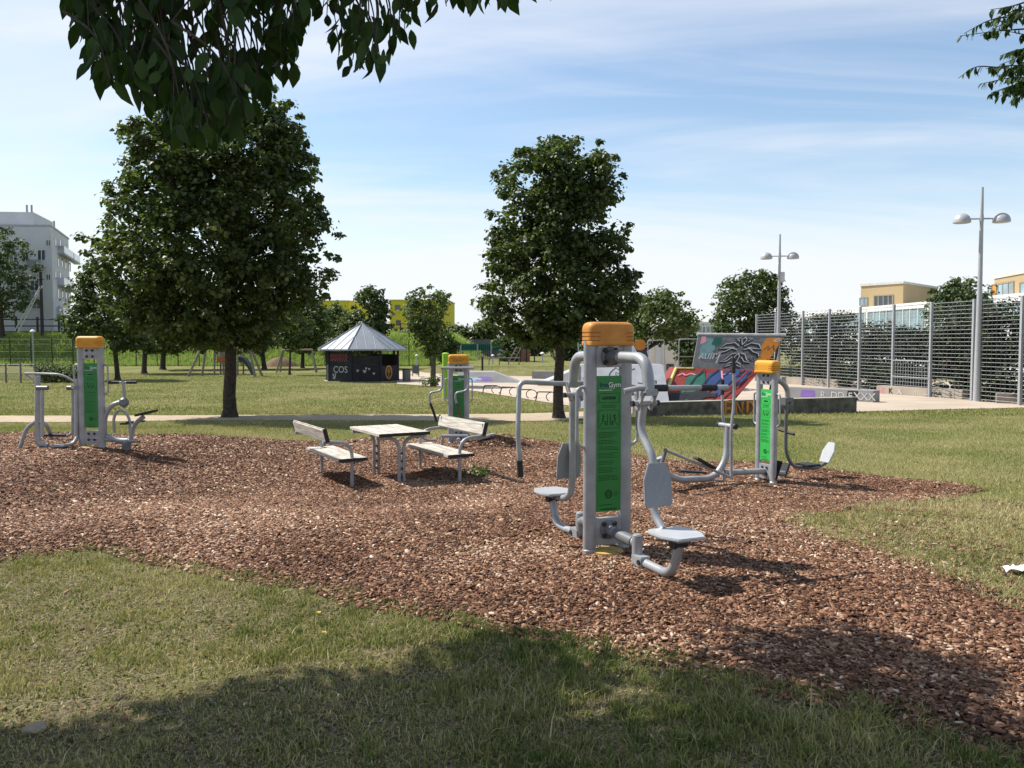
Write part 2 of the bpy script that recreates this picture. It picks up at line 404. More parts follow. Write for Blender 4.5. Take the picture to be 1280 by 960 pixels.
# loose bark chips
def chips():
    bx0, bx1, by0, by1 = mp[:, 0].min(), mp[:, 0].max(), mp[:, 1].min(), mp[:, 1].max()
    N = 1500000
    x = RNG.uniform(bx0, bx1, N); y = RNG.uniform(by0, by1, N)
    ins = in_poly(x, y, MULCH)
    px, py = to_px(x, y, gz(x, y))
    vis = (px > -140) & (px < 1420) & (py < 1040)
    dens = np.clip(1.15 - .055 * (y - 5), .30, 1.0)
    near_edge = np.zeros(N, bool)
    for dx, dy in ((.22, 0), (-.22, 0), (0, .22), (0, -.22), (.16, .16), (-.16, -.16)):
        near_edge |= in_poly(x + dx, y + dy, MULCH)
    scatter = (~ins) & near_edge & (RNG.random(N) < .30)
    lawnbits = (~ins) & (px > 900) & (py > 625) & (py < 790) & (RNG.random(N) < .05)
    k = vis & ((ins & (RNG.random(N) < dens)) | scatter | lawnbits)
    x, y = x[k], y[k]
    # chips dropped on the front lawn
    n2 = 1700
    x2 = RNG.uniform(-5, 4.5, n2); y2 = RNG.uniform(3.1, 7.5, n2)
    k2 = ~in_poly(x2, y2, MULCH); x = np.concatenate([x, x2[k2]]); y = np.concatenate([y, y2[k2]])
    n = len(x)
    L = np.minimum(RNG.gamma(3.2, .0068, n) * .38 + .0065, .031); W = L * RNG.uniform(.24, .62, n); T = RNG.uniform(.0025, .007, n)
    big = RNG.random(n) < .05; L[big] *= 1.25; W[big] *= 1.2
    L[-int(k2.sum()):] *= .62; W[-int(k2.sum()):] *= .55
    far = np.clip((y - 7) / 9, 0, 1); L *= 1 + .35 * far; W *= 1 + .35 * far
    yaw = RNG.uniform(0, 2 * np.pi, n); tl = np.clip(RNG.normal(0, .17, n), -.5, .5); rl = np.clip(RNG.normal(0, .30, n), -.7, .7)
    # top outline: six corners, ragged
    base = np.array([[-1.05, -.35], [-.3, -1], [.75, -.9], [1.1, .15], [.35, 1], [-.8, .75]])
    o = base[None] * (1 + RNG.uniform(-.38, .38, (n, 6, 2)))
    lx = o[:, :, 0] * L[:, None]; ly = o[:, :, 1] * W[:, None]
    zt = lx * np.tan(tl)[:, None] + ly * np.tan(rl)[:, None]
    zt += (RNG.random(n) * .012 + .010)[:, None] + np.abs(tl)[:, None] * L[:, None] * .6
    c, s_ = np.cos(yaw)[:, None], np.sin(yaw)[:, None]
    wx = x[:, None] + lx * c - ly * s_; wy = y[:, None] + lx * s_ + ly * c
    gzv = gz(x, y)[:, None]
    top = np.stack([wx, wy, gzv + zt], -1); bot = np.stack([wx, wy, gzv + zt - T[:, None]], -1)
    V = np.concatenate([top, bot], 1).reshape(-1, 3)
    off = (np.arange(n) * 12)[:, None]
    topf = off + np.arange(6)[None]
    sides = [off + np.array([(i), 6 + i, 6 + (i + 1) % 6, (i + 1) % 6])[None] for i in range(6)]
    idx = np.concatenate([topf] + sides, 1)   # per chip: 6 + 24
    sizes = np.tile(np.array([6, 4, 4, 4, 4, 4, 4]), n)
    patch = fbm(x, y, .9, 21) - .5
    tint = np.repeat(np.clip(RNG.beta(1.5, 1.85, n) + .5 * patch + (RNG.random(n) < .04) * .4, 0, 1), 12)
    m = attr_mat('bark_chip', [(0, (.042, .019, .011)), (.33, (.128, .058, .031)), (.62, (.245, .125, .070)), (.86, (.36, .235, .15)), (1, (.55, .43, .32))], .8, spec=.25)
    kind(np_mesh('bark_chips', V, sizes, idx, m, tint=tint), 'stuff')
    open('/tmp/n.txt','a').write('chips %d\n' % n)
chips()

# ------------------------------------------------------------------ grass blades
M_GRASS = attr_mat('grass_blade', [(0, (.03, .065, .012)), (.35, (.095, .14, .028)), (.58, (.205, .225, .062)), (.78, (.34, .30, .135)), (1, (.50, .43, .24))], .6, .28, (1.0, 1.06, .62), .25)
M_BANK = attr_mat('bank_grass', [(0, (.17, .24, .065)), (.5, (.32, .39, .12)), (1, (.46, .50, .2))], .6, .4, (1.0, 1.15, .6), .25)
def blades(name, x, y, h, w, tint, lean=.45, tri=False, M_GRASS=None):
    M_GRASS = M_GRASS or globals()['M_GRASS']
    n = len(x); yaw = RNG.uniform(0, 2 * np.pi, n); la = RNG.uniform(0, 2 * np.pi, n); le = np.abs(RNG.normal(0, 1, n)) * lean * h
    z = gz(x, y); dx, dy = np.cos(yaw) * w / 2, np.sin(yaw) * w / 2
    lx, ly = np.cos(la) * le, np.sin(la) * le
    def pt(a, b, c): return np.stack([a, b, c], -1)
    if tri:
        V = np.stack([pt(x - dx, y - dy, z - .005), pt(x + dx, y + dy, z - .005), pt(x + lx, y + ly, z + h)], 1).reshape(-1, 3)
        idx = (np.arange(n) * 3)[:, None] + np.array([0, 1, 2])[None]
        return np_mesh(name, V, 3, idx, M_GRASS, tint=np.repeat(tint, 3))
    V = np.stack([pt(x - dx, y - dy, z - .005), pt(x + dx, y + dy, z - .005),
                  pt(x - dx * .7 + lx * .35, y - dy * .7 + ly * .35, z + h * .6), pt(x + dx * .7 + lx * .35, y + dy * .7 + ly * .35, z + h * .6),
                  pt(x + lx, y + ly, z + h * .95)], 1).reshape(-1, 3)
    idx = (np.arange(n) * 5)[:, None] + np.array([0, 1, 3, 2, 2, 3, 4])[None]
    return np_mesh(name, V, np.tile([4, 3], n), idx, M_GRASS, tint=np.repeat(tint, 5))

def edge_poly(x, y, poly, r):
    a = np.zeros(x.shape, bool)
    for k in range(6): a |= in_poly(x + r * math.cos(k), y + r * math.sin(k), poly)
    return a
PATH_NEAR = [(-420, 530), (-100, 529), (100, 528), (230, 526), (330, 525.5), (480, 526), (560, 526.5), (640, 527), (700, 526), (762, 522)]
PATH_FAR = [(-420, 520), (-100, 520), (100, 520), (230, 519.5), (330, 519), (480, 518.5), (560, 518), (640, 517.5), (700, 516), (762, 513)]
PLAZA_F = [(496, 480), (530, 482.5), (560, 485), (600, 490), (640, 496.5), (700, 506), (745, 513), (800, 519), (930, 517), (1071, 515), (1150, 513), (1280, 510), (1500, 505)]
PLAZA_B = [(496, 464), (530, 466), (560, 468), (600, 470), (640, 470.5), (700, 471), (745, 471), (800, 471), (930, 472), (1071, 474), (1150, 476), (1280, 480), (1500, 486)]
PATH_POLY = gpoly(PATH_NEAR) + gpoly(PATH_FAR)[::-1]
PLAZA_POLY = gpoly(PLAZA_F) + gpoly(PLAZA_B)[::-1]

def grass():
    # front lawn
    N = 1700000
    x = RNG.uniform(-6.5, 5.5, N); y = RNG.uniform(2.6, 8.6, N)
    px, py = to_px(x, y, gz(x, y)); k = (px > -80) & (px < 1360) & (py < 1030) & ((~in_poly(x, y, MULCH)) | ((RNG.random(N) < .10) & (~in_poly(x, y + .20, MULCH) | ~in_poly(x + .1, y - .18, MULCH)))) & ((y < 7.2) | (x > 1.6))
    x, y, px, py = x[k], y[k], px[k], py[k]
    f = fbm(x, y, 2.2, 3); tuft = fbm(x, y, 9.0, 11); dry = fbm(x, y, 1.1, 8)
    side = np.clip((px - 250) / 500, 0, 1)           # right half of the front lawn is lusher
    right = (px > 930) & (py < 800)
    prob = np.clip(.30 + .50 * side + 1.5 * (f - .5), .10, 1.0) * np.clip(.25 + 2.6 * (tuft - .34), .12, 1.25)
    prob[right] *= .8
    prob = prob * np.where(edge_poly(x, y, MULCH, .10), .6, 1)
    bare = ((x + 2.05) / .55) ** 2 + ((y - 3.6) / .35) ** 2 < 1
    prob = np.where(bare, prob * .15, prob)
    k = RNG.random(len(x)) < prob
    allx, ally = x, y
    x, y, f, tuft, dry, side, right = x[k], y[k], f[k], tuft[k], dry[k], side[k], right[k]
    n = len(x)
    h = RNG.gamma(4, .0075, n) * (.45 + .6 * f + .9 * np.clip(tuft - .4, 0, .5)) * (.75 + .35 * side); h[right] *= .75
    h = np.where(RNG.random(n) < .010, h * 2.6, h)
    w = RNG.uniform(.003, .0075, n)
    t = np.clip(RNG.normal(.61, .19, n) + .8 * (dry - .5) - .5 * (tuft - .45) + .23 * (1 - side) - .08 * side + .40 * right, 0, 1)
    t = np.where(RNG.random(n) < .09, RNG.uniform(.75, 1, n), t)
    kind(blades('grass_blades', x, y, h, w, t, .9), 'stuff')
    # dead stalks lying in the turf
    k = RNG.random(len(allx)) < .22
    x, y = allx[k], ally[k]; n = len(x)
    h = RNG.uniform(.004, .016, n); V_h = RNG.uniform(.015, .055, n)
    kind(blades('dry_stalks', x, y, h, RNG.uniform(.0025, .006, n), np.clip(RNG.normal(.82, .14, n), .45, 1), V_h / h * .9), 'stuff')
    k = RNG.random(len(allx)) < .035
    x, y = allx[k], ally[k]; n = len(x); h = RNG.uniform(.006, .02, n)
    kind(blades('ground_leaves', x, y, h, RNG.uniform(.010, .020, n), np.clip(RNG.normal(.36, .16, n) + (RNG.random(n) < .25) * .5, 0, 1), .016 / h), 'stuff')
    # lawn behind the bed
    N = 560000
    y = RNG.uniform(8.5, 26, N) ; x = RNG.uniform(-1, 1, N) * (y * .72 + 1)
    y = 26 - (26 - y) * np.sqrt(RNG.random(N)) if False else y
    k = (~in_poly(x, y, MULCH)) & (~in_poly(x, y, PATH_POLY)) & (~in_poly(x, y, PLAZA_POLY)) & ((x > 2.4) | (y > 12))
    x, y = x[k], y[k]; k = RNG.random(len(x)) < .55; x, y = x[k], y[k]
    n = len(x); f = fbm(x, y, .5, 5)
    h = RNG.gamma(6, .006, n) * (.6 + .8 * f); w = RNG.uniform(.007, .013, n)
    t = np.clip(RNG.normal(.65, .13, n) + 1.1 * (f - .5) * np.where(RNG.random(n) < .85, 1, 0), 0, 1)
    wpx, wpy = to_px(x, y, gz(x, y)); worn = (np.abs(wpy - 549) < 5) & (wpx > 1190); t = np.where((wpx > 950) & (wpy > 616), np.clip(t + .24, 0, 1), t); t = np.where(worn, RNG.uniform(.8, 1, n), t)
    t = np.where(RNG.random(n) < .10, RNG.uniform(.72, .95, n), t)
    kind(blades('grass_blades', x, y, h, w, t, .6, True), 'stuff'); open('/tmp/n.txt','a').write('mid %d\n' % n)
    N = 240000
    y = 26 + 44 * RNG.random(N); x = RNG.uniform(-1, 1, N) * y * .66
    k = (~in_poly(x, y, PATH_POLY)) & (~in_poly(x, y, PLAZA_POLY)); x, y = x[k], y[k]
    n = len(x); f = fbm(x, y, .3, 6)
    t = np.clip(RNG.normal(.64, .10, n) + .6 * (f - .5), 0, 1)
    kind(blades('grass_blades', x, y, RNG.gamma(6, .008, n), RNG.uniform(.02, .04, n), t, .6, True), 'stuff')
    # long grass on the bank
    N = 110000
    y = RNG.uniform(91, 103, N); x = RNG.uniform(-66, -4, N)
    f = fbm(x, y, .35, 9); t = np.clip(RNG.normal(.44, .10, N) + .6 * (f - .5), 0, 1)
    kind(blades('bank_grass', x, y, RNG.gamma(5, .07, N) * (.5 + f), RNG.uniform(.06, .12, N), t, .9, True, M_BANK), 'stuff')
    # grass tufts round the trunks and the wall foot
grass()

def strip(name, near, far, m, dz, nsub=6):
    def dens(pts, n=140):
        xs = np.linspace(pts[0][0], pts[-1][0], n); return np.interp(xs, [p[0] for p in pts], [p[1] for p in pts]), xs
    yn, xs = dens(near); yf, _ = dens(far); V = []
    for a, b, c in zip(xs, yn, yf):
        p, q_ = G(a, b), G(a, c)
        wob = .06 * math.sin(a * .11) + .05 * math.sin(a * .037 + 2)
        for k in range(nsub + 1):
            t = k / nsub; X_ = p.x + (q_.x - p.x) * t; Y_ = p.y + (q_.y - p.y) * t + (wob if k in (0, nsub) else 0)
            V.append((X_, Y_, g1(X_, Y_) + dz))
    n = len(xs); s = nsub + 1
    idx = [[i * s + k, (i + 1) * s + k, (i + 1) * s + k + 1, i * s + k + 1] for i in range(n - 1) for k in range(nsub)]
    return kind(np_mesh(name, np.array(V), 4, np.array(idx), m, smooth=True), 'structure')
strip('gravel_path', PATH_NEAR, PATH_FAR, mat('path_gravel', (.36, .285, .195), .95, 0, .15, 3, .3, 60), .012)
strip('skate_plaza', PLAZA_F, PLAZA_B, mat('plaza_slab', (.40, .33, .255), .85, 0, .13, .5, .1, 30), .020, 14)

# ------------------------------------------------------------------ trees
GREENS = {
    'maple': attr_mat('maple_leaf', [(0, (.026, .044, .013)), (.5, (.060, .088, .024)), (1, (.15, .175, .055))], .5, .34, (1.35, 1.5, .5), .35),
    'light': attr_mat('light_leaf', [(0, (.045, .068, .02)), (.5, (.095, .13, .038)), (1, (.18, .21, .075))], .55, .28, (1.3, 1.5, .6), .3),
    'far': attr_mat('far_leaf', [(0, (.032, .054, .02)), (.5, (.066, .098, .034)), (1, (.14, .165, .06))], .6, .2, (1.2, 1.4, .6), .25),
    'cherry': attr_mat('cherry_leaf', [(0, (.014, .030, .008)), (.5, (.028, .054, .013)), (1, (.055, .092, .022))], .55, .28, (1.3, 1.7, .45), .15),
    'ivy': attr_mat('ivy_leaf', [(0, (.014, .026, .012)), (.6, (.032, .05, .020)), (.9, (.06, .075, .03)), (1, (.12, .05, .03))], .6, .15, (1.2, 1.3, .6), .25),
}
def leaf_cloud(C, rad, per, size, flat=.6, drop=0.0, seedtint=None):
    """leaves scattered round the clump centres C (n,3). returns V, idx, sizes, tint"""
    n = len(C) * per
    c = np.repeat(C, per, 0); r = np.repeat(rad, per)
    d = RNG.normal(0, 1, (n, 3)); d /= np.linalg.norm(d, axis=1, keepdims=True)
    rr = RNG.random(n) ** .5
    p = c + d * (rr * r)[:, None] * np.array([1, 1, flat])
    s = size * RNG.uniform(.6, 1.35, n)
    # leaf frame: normal tends up / outward
    nrm = d * .7 + np.array([0, 0, .75]) + RNG.normal(0, .45, (n, 3)); nrm /= np.linalg.norm(nrm, axis=1, keepdims=True)
    a = RNG.normal(0, 1, (n, 3)) + np.array([0, 0, -.7 - drop]); a -= nrm * np.sum(a * nrm, 1, keepdims=True); a /= np.linalg.norm(a, axis=1, keepdims=True)
    b = np.cross(nrm, a)
    out = np.array([[0, 0, 0], [.34, .46, .10], [.62, .34, .05], [1, 0, -.12], [.62, -.34, .05], [.34, -.46, .10]])
    V = p[:, None] + s[:, None, None] * (out[None, :, 0:1] * a[:, None] + out[None, :, 1:2] * b[:, None] + out[None, :, 2:3] * nrm[:, None])
    idx = (np.arange(n) * 6)[:, None] + np.array([0, 1, 2, 3, 0, 3, 4, 5])[None]
    tc = np.repeat(RNG.normal(0, .12, len(C)), per)
    t = np.clip(RNG.normal(.42, .2, n) + tc, 0, 1)
    return V.reshape(-1, 3), idx, np.tile([4, 4], n), np.repeat(t, 6)

def tree(name, label, base, outline, y, n_clump, per, leaf, kindm, trunk_r, group=None, clump_r=.42, bark=None, fork=None, thr=.36, limbs=14, lean=0.0, nscale=.8, seed=0, depth_k=1.0, lobk=.24):
    """outline: [(py, xl, xr)] in the photograph at depth y -> crown of revolution round a wandering axis"""
    base = Vector(base); ol = sorted(outline)
    root = thing(name, label, 'tree', base, 0, group)
    pys = np.array([o[0] for o in ol], float)
    def row(py):
        xl = np.interp(py, pys, [o[1] for o in ol]); xr = np.interp(py, pys, [o[2] for o in ol]); return xl, xr
    z_of = lambda py: P(640, py, y).z
    C = []; tries = 0
    w_max = max(o[2] - o[1] for o in ol)
    while len(C) < n_clump and tries < n_clump * 60:
        tries += 1
        py = random.uniform(pys[0], pys[-1]); xl, xr = row(py)
        if random.random() > ((xr - xl) / w_max) ** 1.2 + .05: continue
        s = y / F
        cx_ = ((xl + xr) / 2 - 640) * s; rad = max(.05, (xr - xl) / 2 * s - clump_r * .55)
        rr = random.random() ** .38; a = random.uniform(0, 2 * math.pi)
        zz_ = z_of(py); lob = mnoise.noise(Vector((math.cos(a) * 1.3 + seed * 3.7, math.sin(a) * 1.3, zz_ * .9 / max(.6, clump_r * 2)))); rad *= min(1.16, 1.0 + lobk * lob)
        p = Vector((cx_ + rad * rr * math.cos(a), y + rad * depth_k * rr * math.sin(a), zz_))
        nv = mnoise.noise(p * nscale + Vector((seed * 5.1, seed * 2.7, 0))) * .5 + .5
        if nv < thr: continue
        C.append(p)
    n_in = len(C)
    for _ in range(int(n_clump * .07)):       # sprays that stick out of the crown
        py = random.uniform(pys[0] - 1, pys[-1]); xl, xr = row(py); s = y / F; a = random.uniform(0, 2 * math.pi)
        rad = (xr - xl) / 2 * s * random.uniform(.93, 1.06) + .05
        C.append(Vector((((xl + xr) / 2 - 640) * s + rad * math.cos(a), y + rad * depth_k * math.sin(a), z_of(py) + random.uniform(0, .2))))
    C = np.array([tuple(c) for c in C])
    rad = clump_r * RNG.uniform(.6, 1.3, len(C)); rad[n_in:] *= .55
    V, idx, sizes, tint = leaf_cloud(C - np.array(base), rad, per, leaf)
    np_mesh('crown', V, sizes, idx, GREENS[kindm], root, tint)
    # trunk, leader and limbs
    b = MB()
    ztop = z_of(pys[0] + (pys[-1] - pys[0]) * .22); zf = z_of(fork) if fork else z_of(pys[-1] - (pys[-1] - pys[0]) * .08)
    xl, xr = row(pys[0] + 4); xt = ((xl + xr) / 2 - 640) * y / F
    H = zf - base.z
    def axis_pt(z):
        t = max(0, min(1, (z - base.z) / (ztop - base.z)))
        return Vector(((xt - base.x) * t ** 1.5 + lean * math.sin(t * 3), .05 * math.sin(t * 5 + seed), z - base.z))
    zs = [base.z - .15, base.z + .02, base.z + .25] + [base.z + (zf - base.z) * k for k in (.3, .55, .8, 1)] + [zf + (ztop - zf) * k for k in (.2, .4, .6, .8, 1)]
    rs = [trunk_r * 1.7, trunk_r * 1.45, trunk_r * 1.1] + [trunk_r * k for k in (1, .95, .9, .88)] + [trunk_r * k for k in (.7, .52, .36, .22, .08)]
    b.tube([axis_pt(z) + Vector((random.uniform(-.02, .02), random.uniform(-.02, .02), 0)) for z in zs], rs, seg=12)
    pick = [C[i] for i in RNG.permutation(len(C))[:limbs * 3]]
    cnt = 0
    for c in pick:
        c = Vector(c) - base
        hz_ = math.hypot(c.x - axis_pt(c.z + base.z).x, c.y)
        if hz_ < .4 * clump_r: continue
        z0 = min(ztop - .3, max(zf - .25, c.z + base.z - hz_ * random.uniform(.7, 1.2)))
        p0 = axis_pt(z0); r0 = trunk_r * (.42 if z0 < zf + .6 else .26)
        mid = p0.lerp(c, .5) + Vector((random.uniform(-.15, .15), random.uniform(-.15, .15), hz_ * .06))
        b.tube(fillet([p0, mid, c], .8, 4), r0, seg=6, r1=.012); cnt += 1
        if cnt >= limbs: break
    b.build('trunk', bark or M_BARK, root)
    return root

def ell(cx_, cy_, rx, ry, n=9):
    return [(cy_ + ry * math.sin(t), cx_ - rx * math.cos(t) - .5, cx_ + rx * math.cos(t) + .5) for t in np.linspace(-math.pi / 2, math.pi / 2, n)]

b1 = G(286, 522)
tree('maple_tree', 'tall dark maple with a broad crown beside the gravel path, left of the pavilion', b1,
     [(108, 288, 335), (125, 255, 362), (150, 215, 378), (178, 168, 388), (205, 172, 402), (240, 158, 410), (290, 146, 424), (312, 132, 416), (345, 138, 408), (380, 148, 394), (408, 170, 372), (432, 225, 330)],
     b1.y, 1900, 32, .13, 'maple', .19, thr=.455, limbs=40, fork=425, seed=1, clump_r=.37, nscale=.95)
b2 = G(698, 523)
tree('maple_tree', 'rounded dark maple standing behind the nearest gym station, beside the path', b2,
     [(176, 692, 716), (190, 668, 760), (213, 610, 768), (240, 614, 778), (262, 622, 785), (290, 610, 786), (320, 604, 780), (345, 606, 796), (372, 595, 798), (395, 598, 790), (412, 612, 765), (430, 650, 735)],
     b2.y, 1150, 32, .12, 'maple', .15, thr=.46, limbs=34, fork=424, seed=2, clump_r=.33, nscale=1.05, lobk=.12)
b3 = GX(541, 49)
tree('young_tree', 'slender young tree with a loose light crown right of the pavilion', b3,
     [(356, 530, 550), (368, 508, 560), (385, 503, 566), (400, 502, 568), (418, 508, 562), (432, 520, 556), (446, 534, 548)],
     49, 190, 24, .16, 'light', .13, thr=.45, limbs=18, bark=M_BARK_L, seed=3, clump_r=.42)
FT = 'trees on the lawn by the playground'
def ft(label, pxt, y, outl, kindm, n, per, leaf, tr, cr, seed, name='park_tree', group=FT, thr=.34, limbs=10, fork=None, depth_k=1.0):
    b_ = GX(pxt, y)
    return tree(name, label, b_, outl, y, n, per, leaf, kindm, tr, group, clump_r=cr, thr=thr, limbs=limbs, seed=seed, fork=fork, nscale=.5, depth_k=depth_k)
ft('bushy tree rising from the bank top at the left edge, before the white apartment block', 4, 99, [(280, -25, 20), (296, -40, 36), (320, -50, 46), (350, -50, 42), (375, -46, 44), (395, -30, 22)], 'far', 210, 26, .32, .28, .95, 4, group='trees on the bank')
ft('dark tree with a low crown just behind the left exercise station', 147, 57, [(322, 118, 132), (342, 98, 150), (365, 92, 168), (395, 80, 175), (420, 86, 185), (436, 120, 190)], 'maple', 300, 26, .22, .16, .62, 5, fork=436)
ft('straight trunked tree left of the tall maple, middle of three in a row', 180, 69, ell(190, 395, 44, 44), 'maple', 210, 26, .26, .20, .75, 6, fork=436)
ft('tree half hidden behind the tall maple, rightmost trunk of the row of three', 203, 79, ell(218, 392, 50, 46), 'maple', 220, 26, .28, .25, .85, 7, fork=436)
ft('dark tree behind the wooden climbing tower of the playground', 330, 80, ell(318, 402, 44, 38), 'maple', 200, 26, .28, .22, .85, 8)
ft('thin tree with a small pale crown beside the second swing', 362, 66, ell(366, 412, 25, 26), 'light', 110, 26, .22, .09, .55, 9)
ft('light green tree between the second swing and the pavilion', 378, 84, ell(385, 402, 30, 40), 'light', 190, 26, .28, .18, .8, 10)
ft('dark round topped tree rising behind the pavilion roof', 462, 82, [(360, 455, 470), (368, 442, 482), (385, 436, 488), (405, 424, 488), (425, 410, 486), (440, 420, 480)], 'maple', 260, 26, .28, .24, .8, 11)
ft('pale green tree in front of the left yellow block', 418, 96, ell(420, 412, 26, 30), 'light', 150, 26, .32, .2, .85, 12)
BT = 'trees beyond the skate plaza'
ft('loose wide tree with a leaning branch behind the white skate ramp', 782, 47, [(358, 792, 808), (366, 785, 845), (380, 772, 858), (395, 768, 868), (408, 766, 872), (422, 768, 850), (436, 770, 815)], 'light', 250, 22, .19, .16, .5, 13, group=BT, thr=.42, limbs=18, fork=446)
ft('dense dark tree rising behind the painted skate ramp', 930, 66, [(342, 915, 960), (352, 898, 975), (372, 888, 985), (395, 884, 990), (415, 886, 992), (440, 890, 980), (458, 910, 970)], 'maple', 380, 26, .25, .25, .75, 14, group=BT, thr=.28)
ft('small bushy tree between the white wall and the painted ramp', 861, 56, ell(861, 434, 21, 22), 'far', 110, 24, .2, .1, .55, 15, group=BT, thr=.25)
ft('dark leafy tree showing above the tall mesh fence before the tan building', 1200, 60, [(350, 1190, 1212), (360, 1172, 1232), (380, 1158, 1245), (405, 1150, 1255), (440, 1150, 1255), (470, 1165, 1240)], 'far', 330, 26, .24, .2, .7, 16, group=BT, thr=.26)
ft('dark dome shaped tree in front of the green screened ball court', 557, 78, ell(557, 436, 15, 17), 'maple', 110, 24, .26, .12, .7, 17, group=BT, thr=.2)
ft('ragged tree before the small climbing tower beyond the plaza', 640, 88, [(414, 630, 650), (424, 618, 662), (436, 614, 666), (448, 622, 658)], 'far', 140, 24, .3, .14, .8, 18, group=BT, thr=.36)
ft('dark tree seen through the gap beside the centre maple trunk', 722, 92, [(410, 690, 750), (425, 682, 764), (440, 684, 764), (456, 690, 758)], 'far', 230, 24, .3, .2, .9, 19, group=BT, thr=.28)
for i, (cx_, cy_, rx, ry, lb) in enumerate([(572, 424, 20, 16, 'distant tree behind the right yellow block and the ball court'),
        (606, 420, 22, 18, 'distant tree straight behind the green windscreen'), (668, 424, 24, 18, 'distant low tree left of the centre maple trunk'),
        (352, 416, 26, 24, 'distant tree on the bank between the two swings'), (268, 418, 34, 24, 'distant tree on the bank behind the first swing'),
        (512, 428, 20, 14, 'low distant tree at the foot of the right yellow block'), (760, 428, 26, 20, 'distant tree behind the orange capped post of the nearest station'), (110, 418, 30, 26, 'low tree on the bank beside the white apartment block')]):
    yy = 122 if i < 3 or i > 4 else 106
    if i == 7: yy = 104
    ft(lb, cx_, yy, ell(cx_, cy_, rx, ry), 'far' if i != 1 else 'light', 110, 22, .42, .2, 1.25, 30 + i, group='distant trees', thr=.22, limbs=6)

def bush(name, label, cat, pts, rad, per, leaf, kindm, group=None, flat=.9):
    C = np.array([tuple(p) for p in pts]); o = Vector((C[:, 0].mean(), C[:, 1].mean(), g1(C[:, 0].mean(), C[:, 1].mean())))
    r_ = rad * RNG.uniform(.7, 1.3, len(C)); V, idx, sizes, t = leaf_cloud(C - np.array(o), r_, per, leaf, flat)
    ob = np_mesh(name, V, sizes, idx, GREENS[kindm], None, t); ob.location = o
    return tag(ob, label, cat, group)

# hedge by the left mesh fence
pts = []
for _ in range(150):
    px = random.uniform(44, 112); y = random.uniform(53, 55.5); g = GX(px, y); pts.append(g + Vector((0, 0, random.uniform(.1, 1.05))))
bush('low_hedge', 'low grey green hedge behind the left exercise station', 'hedge', pts, .35, 30, .11, 'far')
# weeds: plant by the bench, tuft by the pavilion tree
g = G(592, 596)
bush('weed_plant', 'small leafy weed growing in the bark beside the right bench leg', 'plant', [g + Vector((random.uniform(-.18, .18), random.uniform(-.12, .12), random.uniform(.02, .12))) for _ in range(14)], .10, 14, .05, 'light')
g = GX(541, 48.8)
bush('shrub', 'small yellow green shrub at the foot of the young tree', 'shrub', [g + Vector((random.uniform(-.8, .8), random.uniform(-.3, .3), random.uniform(.1, .5))) for _ in range(22)], .22, 26, .10, 'light')

# ------------------------------------------------------------------ overhanging cherry tree (stands left of the frame)
def real_leaf(V, I, S, T, p, d, nrm, L, W, t, curl=.15):
    """pointed leaf with a folded midrib"""
    d = d.normalized(); nrm = (nrm - d * nrm.dot(d)).normalized(); b = d.cross(nrm)
    o = len(V)
    prof = [(0, .0), (.15, .30), (.38, .5), (.62, .44), (.82, .22), (1, 0)]
    mids = []
    for (u, w) in prof:
        c = p + d * (L * u) - nrm * (curl * L * u * u)
        mids.append(c)
    V.append(mids[0])
    for (u, w), c in zip(prof[1:-1], mids[1:-1]):
        V.append(c + b * W * w + nrm * W * w * .30); V.append(c); V.append(c - b * W * w + nrm * W * w * .30)
    V.append(mids[-1])
    n = len(prof) - 2
    I += [o, o + 1, o + 2]; S.append(3); I += [o, o + 2, o + 3]; S.append(3)
    for k in range(n - 1):
        a = o + 1 + 3 * k
        I += [a, a + 3, a + 4, a + 1]; S.append(4); I += [a + 1, a + 4, a + 5, a + 2]; S.append(4)
    a = o + 1 + 3 * (n - 1); e = o + 1 + 3 * n
    I += [a, e, a + 1]; S.append(3); I += [a + 1, e, a + 2]; S.append(3)
    T += [t] * (e - o + 1)

